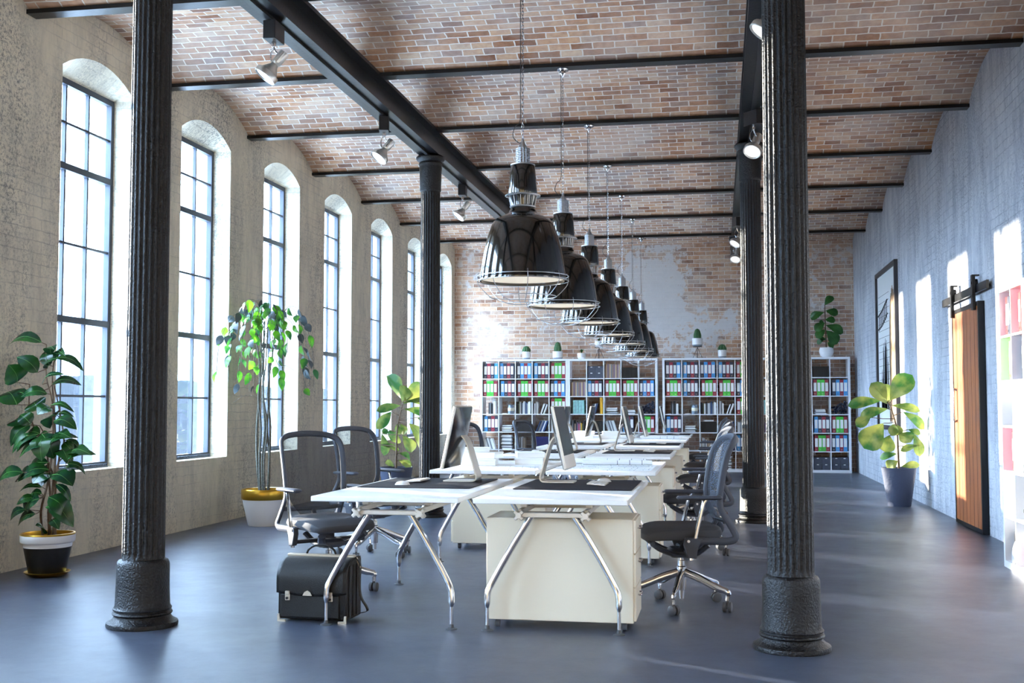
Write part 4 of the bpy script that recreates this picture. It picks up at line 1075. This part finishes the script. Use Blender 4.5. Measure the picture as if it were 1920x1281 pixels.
# tall vine tree, back left
def vine():
    t = thing('weeping_fig', 'tall weeping vine tree in a white pot with gold rim by the left windows', 'plant', (-4.93,12.0,0))
    g = MB(); g.lathe([(.0,0),(.165,0),(.172,.012),(.215,.20),(.235,.285),(.0,.285)],56,cap=False); g.build('pot_body', M['potw'], t)
    g = MB(); g.lathe([(.236,.285),(.246,.30),(.248,.385),(.240,.398),(.225,.395),(.222,.35),(.0,.35)],56,cap=False); g.build('gold_rim', M['brass'], t)
    g = MB(); g.lathe([(.0,.352),(.22,.352),(.0,.37)],32,cap=False); g.build('soil', M['terra'], t)
    R_ = random.Random(12); sg = MB(); lg = MB(); rg = MB(); tops = []
    for k in range(6):
        a = k*1.05; x0, y0 = .05*cos(a), .05*sin(a)
        pts = [(x0,y0,.35)]+[(x0*(1+.12*j)+R_.uniform(-.035,.035), y0*(1+.12*j)+R_.uniform(-.035,.035), .35+j*.36) for j in range(1,5)]+[(x0*2.5,y0*2.5,R_.uniform(2.05,2.25))]
        pp = smooth_path(pts,5); r = R_.uniform(.010,.017); sg.tube(pp, [r*(1-.55*i/len(pp)) for i in range(len(pp))], 7); tops.append(pp)
    for k in range(26):
        a = 2*pi*k/26+R_.uniform(-.1,.1); pp = tops[k % 6]; s = pp[int(len(pp)*R_.uniform(.78,.99))]
        rad = R_.uniform(.18,.60); 
        if cos(a) < 0: rad = min(rad, .5/max(.2,-cos(a)))
        rad = min(rad, .62); zt = R_.uniform(2.25,2.50); zend = R_.uniform(1.38,2.0)
        dx, dy = cos(a), sin(a)*.8
        pts = [s, s+Vector((dx*rad*.3,dy*rad*.3,(zt-s.z)*.9)), s+Vector((dx*rad*.65,dy*rad*.65,(zt-s.z)*.85)), Vector((s.x+dx*rad*.93,s.y+dy*rad*.93,(zt+zend)/2)), Vector((s.x+dx*rad,s.y+dy*rad,zend))]
        for p in pts: p.x = max(p.x, -.56)
        q = smooth_path(pts,7); sg.tube(q, .0028, 5)
        for i in range(9, len(q), 2):
            if R_.random() < .38: continue
            b = q[i]; ang = a+R_.uniform(-1.4,1.4); Lf = R_.uniform(.11,.16)
            tt = b+Vector((cos(ang)*.06, sin(ang)*.06, -Lf*R_.uniform(.55,1))); tt.x = max(tt.x,-.58)
            leaf(lg, b, tt, R_.uniform(.066,.09), up=(R_.uniform(-1,1),R_.uniform(-1,0),.4), arch=.12, fold=.12, shape='ovate', mi=0 if R_.random() < .7 else 1)
    for k in range(7):
        a = R_.uniform(0,6.28); z = R_.uniform(.9,1.7); q = smooth_path([(0,0,z),(.1*cos(a),.1*sin(a),z+.08),(.22*cos(a),.2*sin(a),z+.1),(.36*cos(a),.25*sin(a),z+.02)],5); sg.tube(q,.002,4)
    sg.build('trunks', M['barkg'], t); lg.build('foliage', [M['leafvine'], M['leafgrey']], t, ang=80)
vine()

# cacti and small plants on the bookcases
def cactus(label, x, kind, stand=False, big=True):
    z = 2.27
    t = thing('potted_cactus', label, 'cactus', (x,23.45,z))
    zz = .24 if stand else 0
    if stand:
        g = MB(); g.lathe([(.0,zz-.012),(.09,zz-.012),(.092,zz-.002),(.0,zz-.002)],24,cap=False)
        for k in range(3): a = 2*pi*k/3+.5; g.tube([(.0,0,zz-.02),(.11*cos(a),.11*sin(a),.0)],.0045,6)
        g.cyl((0,-.005,.0),(0,0,zz),.004,n=6); g.build('tripod_stand', M['black'], t)
    r = .105 if kind != 'ball' else .085
    g = MB(); g.lathe([(.0,zz),(r*.8,zz),(r*.95,zz+.025),(r*.97,zz+.03)],32,cap=False); g.build('pot_foot', M['potg'], t)
    g = MB(); g.lathe([(r*.97,zz+.03),(r,zz+.06),(r,zz+.16),(r-.01,zz+.16),(r-.014,zz+.14),(.0,zz+.14)],32,cap=False); g.build('pot_body', M['potw'], t)
    h = .20 if kind == 'tall' else .13; rr = .078 if kind == 'tall' else .09
    g = MB(); prof = [(rr*(.80+.2*sin(pi*min(1,k/8)))*(1 if k < 7 else sqrt(max(.0,1-((k-7)/5)**2))), zz+.13+h*1.15*k/12) for k in range(13)]
    g.lathe(prof, 80, cap=False, rf=lambda r_,z_,a: r_*(1-.13*(1-abs(cos(5*a))**.7))); g.build('cactus_body', M['cactus'], t)
    g = MB()
    for k in range(10):
        a = pi*k/5
        for i in range(1,11):
            r_, z_ = prof[i]
            c = Vector((r_*cos(a),r_*sin(a),z_)); 
            for q in (-.35,0,.35): g.tube([c, c+Vector((cos(a+q),sin(a+q),.15*(q*q)))*.014],[.0022,.0008],3)
    g.build('spines', M['spine_'], t)
cactus('round green cactus in a white pot atop the leftmost bookcase', -3.93, 'ball')
cactus('tall green cactus in a white pot near the corner of the leftmost bookcase', -3.275, 'tall')
cactus('tall green cactus raised on a black tripod stand atop the third bookcase', -.43, 'tall', True)
cactus('round green cactus in a white pot right of the tripod stand one', .06, 'ball')
def small(label, x, stand):
    t = thing('small_succulent', label, 'plant', (x,23.45,2.2715)); zz = .24 if stand else 0
    if stand:
        g = MB(); g.lathe([(.0,zz-.012),(.09,zz-.012),(.092,zz-.002),(.0,zz-.002)],24,cap=False)
        for k in range(3): a = 2*pi*k/3+.5; g.tube([(.0,0,zz-.02),(.11*cos(a),.11*sin(a),.0)],.0045,6)
        g.cyl((0,0,0),(0,0,zz),.004,n=6); g.build('tripod_stand', M['black'], t)
    g = MB(); g.lathe([(.0,zz),(.06,zz),(.085,zz+.03),(.088,zz+.10),(.08,zz+.12),(.07,zz+.12),(.07,zz+.10),(.0,zz+.10)],32,cap=False); g.build('pot', M['potw'], t)
    R_ = random.Random(int(x*10)); lg = MB()
    for k in range(16):
        a = 2*pi*k/16*2.4; e = R_.uniform(.04,.11); leaf(lg, (0,0,zz+.11), (.10*cos(a),.10*sin(a),zz+.12+e), .03, up=(0,0,1), arch=.3, fold=.2)
    lg.build('foliage', M['leaffid2'], t)
small('small dark leafed succulent in a white pot atop the second bookcase', -2.78, False)
small('small succulent on a black tripod stand behind the hanging lamps', -2.42, True)

# ------------------------------------------------------------------ sliding door, framed print
d = struct(MB().box(2.602,2.655,12.36,13.64,.012,2.33).build('door_1', M['wood'], smooth=False), 'orange wood plank sliding door in a black steel frame on a wall rail')
g = MB(); g.box(2.598,2.660,12.32,12.362,.008,2.375); g.box(2.598,2.660,13.638,13.68,.008,2.375); g.box(2.598,2.660,12.362,13.638,2.328,2.375); g.box(2.598,2.660,12.362,13.638,.008,.05); g.build('steel_edge', M['beam'], d, smooth=False)
g = MB()
for k in range(1,7): y = 12.36+1.28*k/7; g.box(2.6005,2.603,y-.001,y+.001,.05,2.33)
g.build('plank_joints', M['black'], d, smooth=False)
g = MB(); g.tube(smooth_path([(2.602,13.5,1.48),(2.57,13.5,1.47),(2.57,13.5,1.15),(2.602,13.5,1.14)],4),.011,8); g.build('door_handle', M['chrome'], d)
g = MB(); g.box(2.603,2.628,11.95,14.25,2.465,2.55)
for y in (12.05,12.9,13.4,14.15): g.tube([(2.618,y,2.507),(2.662,y,2.507)],.014,10)
g.build('wall_rail', M['beam'], d, smooth=False)
for y in (12.46,13.56):
    g = MB(); g.box(2.568,2.598,y-.04,y+.04,2.29,2.64); g.box(2.568,2.64,y-.04,y+.04,2.64,2.655)
    g.tube([(2.60,y,2.57),(2.625,y,2.57)],.042,20); g.tube([(2.562,y,2.57),(2.57,y,2.57)],.016,10)
    g.build('roller_hanger', M['beam'], d)
t = thing('framed_print', 'large dark framed print with a pale striped picture on the right wall', 'picture', (2.664,19.1,0))
g = MB(); y0_, y1_, z0_, z1_ = -1.10,1.10,.93,3.52; fw = .07
for a in ((y0_,y0_+fw,z0_,z1_),(y1_-fw,y1_,z0_,z1_),(y0_+fw,y1_-fw,z0_,z0_+fw),(y0_+fw,y1_-fw,z1_-fw,z1_)): g.box(-.055,-.001,*a)
g.build('picture_frame', mat('dark_frame', S(52,50,54), .45), t, smooth=False)
MB().box(-.02,-.002,y0_+fw,y1_-fw,z0_+fw,z1_-fw).build('mat_board', mat('mount', S(228,230,228), .6), t, smooth=False)
g = MB(); rr = random.Random(21)
for k in range(15): z = 1.5+k*.115; g.box(-.0212,-.02,-.25,.95,z,z+.006)
art = g.build('artwork_lines', mat('ink', S(60,62,66), .7), t, smooth=False)
g = MB()
for k in range(60):
    y = rr.uniform(-.95,-.2); top = 3.25-.9*abs(y+.6)-rr.uniform(0,.5); w = rr.uniform(.012,.045)
    g.prism([(y-w,1.06),(y+w,1.06),(y*.8-.15+w*.3,top),(y*.8-.15-w*.3,top)], -.0235-.0001*k*.1, -.0215, 'x')
g.build('artwork_strands', mat('sepia', S(150,118,86), .7, var=.7, vscale=9), t, smooth=False)
g = MB()
for k in range(40):
    y = rr.uniform(-.1,.75); top = 2.5-.9*abs(y-.25)-rr.uniform(0,.6); w = rr.uniform(.015,.05)
    g.prism([(y-w,1.25),(y+w,1.25),(y*.9+w*.3,top),(y*.9-w*.3,top)], -.0235, -.0215, 'x')
g.tube([(-.022,-.1,3.0),(-.022,.5,2.86),(-.022,.95,2.80)],.014,5); g.tube([(-.022,-.1,2.78),(-.022,.5,2.62),(-.022,.95,2.58)],.012,5)
for k in range(8): y = -.05+.13*k; g.tube([(-.022,y,2.98-.17*k*.13),(-.022,y+.03,2.70-.17*k*.13)],.006,4)
g.build('artwork_dark_strands', mat('charcoal', S(34,36,40), .7), t, smooth=False)  # dark strands and bars belonging to the picture itself

# ------------------------------------------------------------------ outside
def hills():
    g = MB(); rr = random.Random(2); NX, NY = 40, 90; rows = []
    def n2(x, y): return sin(x*.013+1.3)*cos(y*.017+.4)+.5*sin(x*.037+y*.029)+.25*sin(y*.09+x*.05)+.12*sin(y*.31)
    for i in range(NX):
        d = 14*(1.12**i); row_ = []
        for j in range(NY):
            y = -80+(d*3.2+420)*(j/(NY-1)); x = -8-d
            hgt = -7 + max(0,min(1,(d-70)/400))*d*.052 + n2(x,y)*min(6,d*.008)+ rr.uniform(-.3,.3)*min(1,d/60)
            row_.append((x,y,hgt))
        rows.append(row_)
    g.grid(rows)
    m, nt = new_mat('hazy_land'); out = nd(nt,'ShaderNodeOutputMaterial'); p = nd(nt,'ShaderNodeBsdfPrincipled'); lk(nt,p.outputs[0],out.inputs[0])
    tc = nd(nt,'ShaderNodeTexCoord'); sp = nd(nt,'ShaderNodeMapping'); sp.inputs['Scale'].default_value=(.02,.05,.3); lk(nt,tc.outputs['Object'],sp.inputs[0])
    c = mixc(nt, noise(nt,sp.outputs[0],3,8,.75,.35,.65), HAZE1, HAZE2); lk(nt,c,p.inputs['Base Color']); p.inputs['Roughness'].default_value=1; p.inputs['Specular IOR Level'].default_value=0
    o = g.build('distant_hills', m, ang=180); o['kind'] = 'structure'; o['label'] = 'pale hazy hills seen through the windows'
HAZE1 = (.022,.024,.028,1); HAZE2 = (.033,.035,.037,1)
hills()

# ------------------------------------------------------------------ light and camera
w = bpy.data.worlds.new('sky'); SC.world = w; w.use_nodes = True
nt = w.node_tree; nt.nodes.clear()
bg = nd(nt,'ShaderNodeBackground'); out = nd(nt,'ShaderNodeOutputWorld'); lk(nt,bg.outputs[0],out.inputs[0])
bg.inputs[0].default_value = (.52,.73,1,1); bg.inputs[1].default_value = 15.5
sl = bpy.data.lights.new('sun','SUN'); sl.energy = 13; sl.angle = radians(1.0); sl.color = (1,.90,.74)
so = bpy.data.objects.new('sun', sl); COL.objects.link(so)
so.rotation_euler = Vector((8.41,-4.8,-1.25)).to_track_quat('-Z','Y').to_euler()
cam = bpy.data.cameras.new('camera'); co = bpy.data.objects.new('camera', cam); COL.objects.link(co)
F = 2154.6; cam.sensor_width = 36; cam.lens = F/1920*36; cam.clip_end = 3000
yaw, pit, rol = -0.1785446, 0.05641, -0.000193
f = Vector((sin(yaw)*cos(pit), cos(yaw)*cos(pit), sin(pit))); r = Vector((cos(yaw),-sin(yaw),0)); u = r.cross(f)
r2 = r*cos(rol)+u*sin(rol); u2 = r2.cross(f)
mx = Matrix((r2,u2,-f)).transposed().to_4x4(); mx.translation = (0,0,1.3); co.matrix_world = mx
SC.camera = co
vs = SC.view_settings; SC.display_settings.display_device = 'sRGB'
vs.view_transform = 'Standard'; vs.look = 'None'; vs.gamma = 1; vs.use_curve_mapping = False; vs.exposure = 1.2
SC.cycles.max_bounces = 12; SC.cycles.diffuse_bounces = 7; SC.cycles.glossy_bounces = 4; SC.cycles.transparent_max_bounces = 16
SC.cycles.sample_clamp_indirect = 12
SC.cycles.caustics_reflective = False
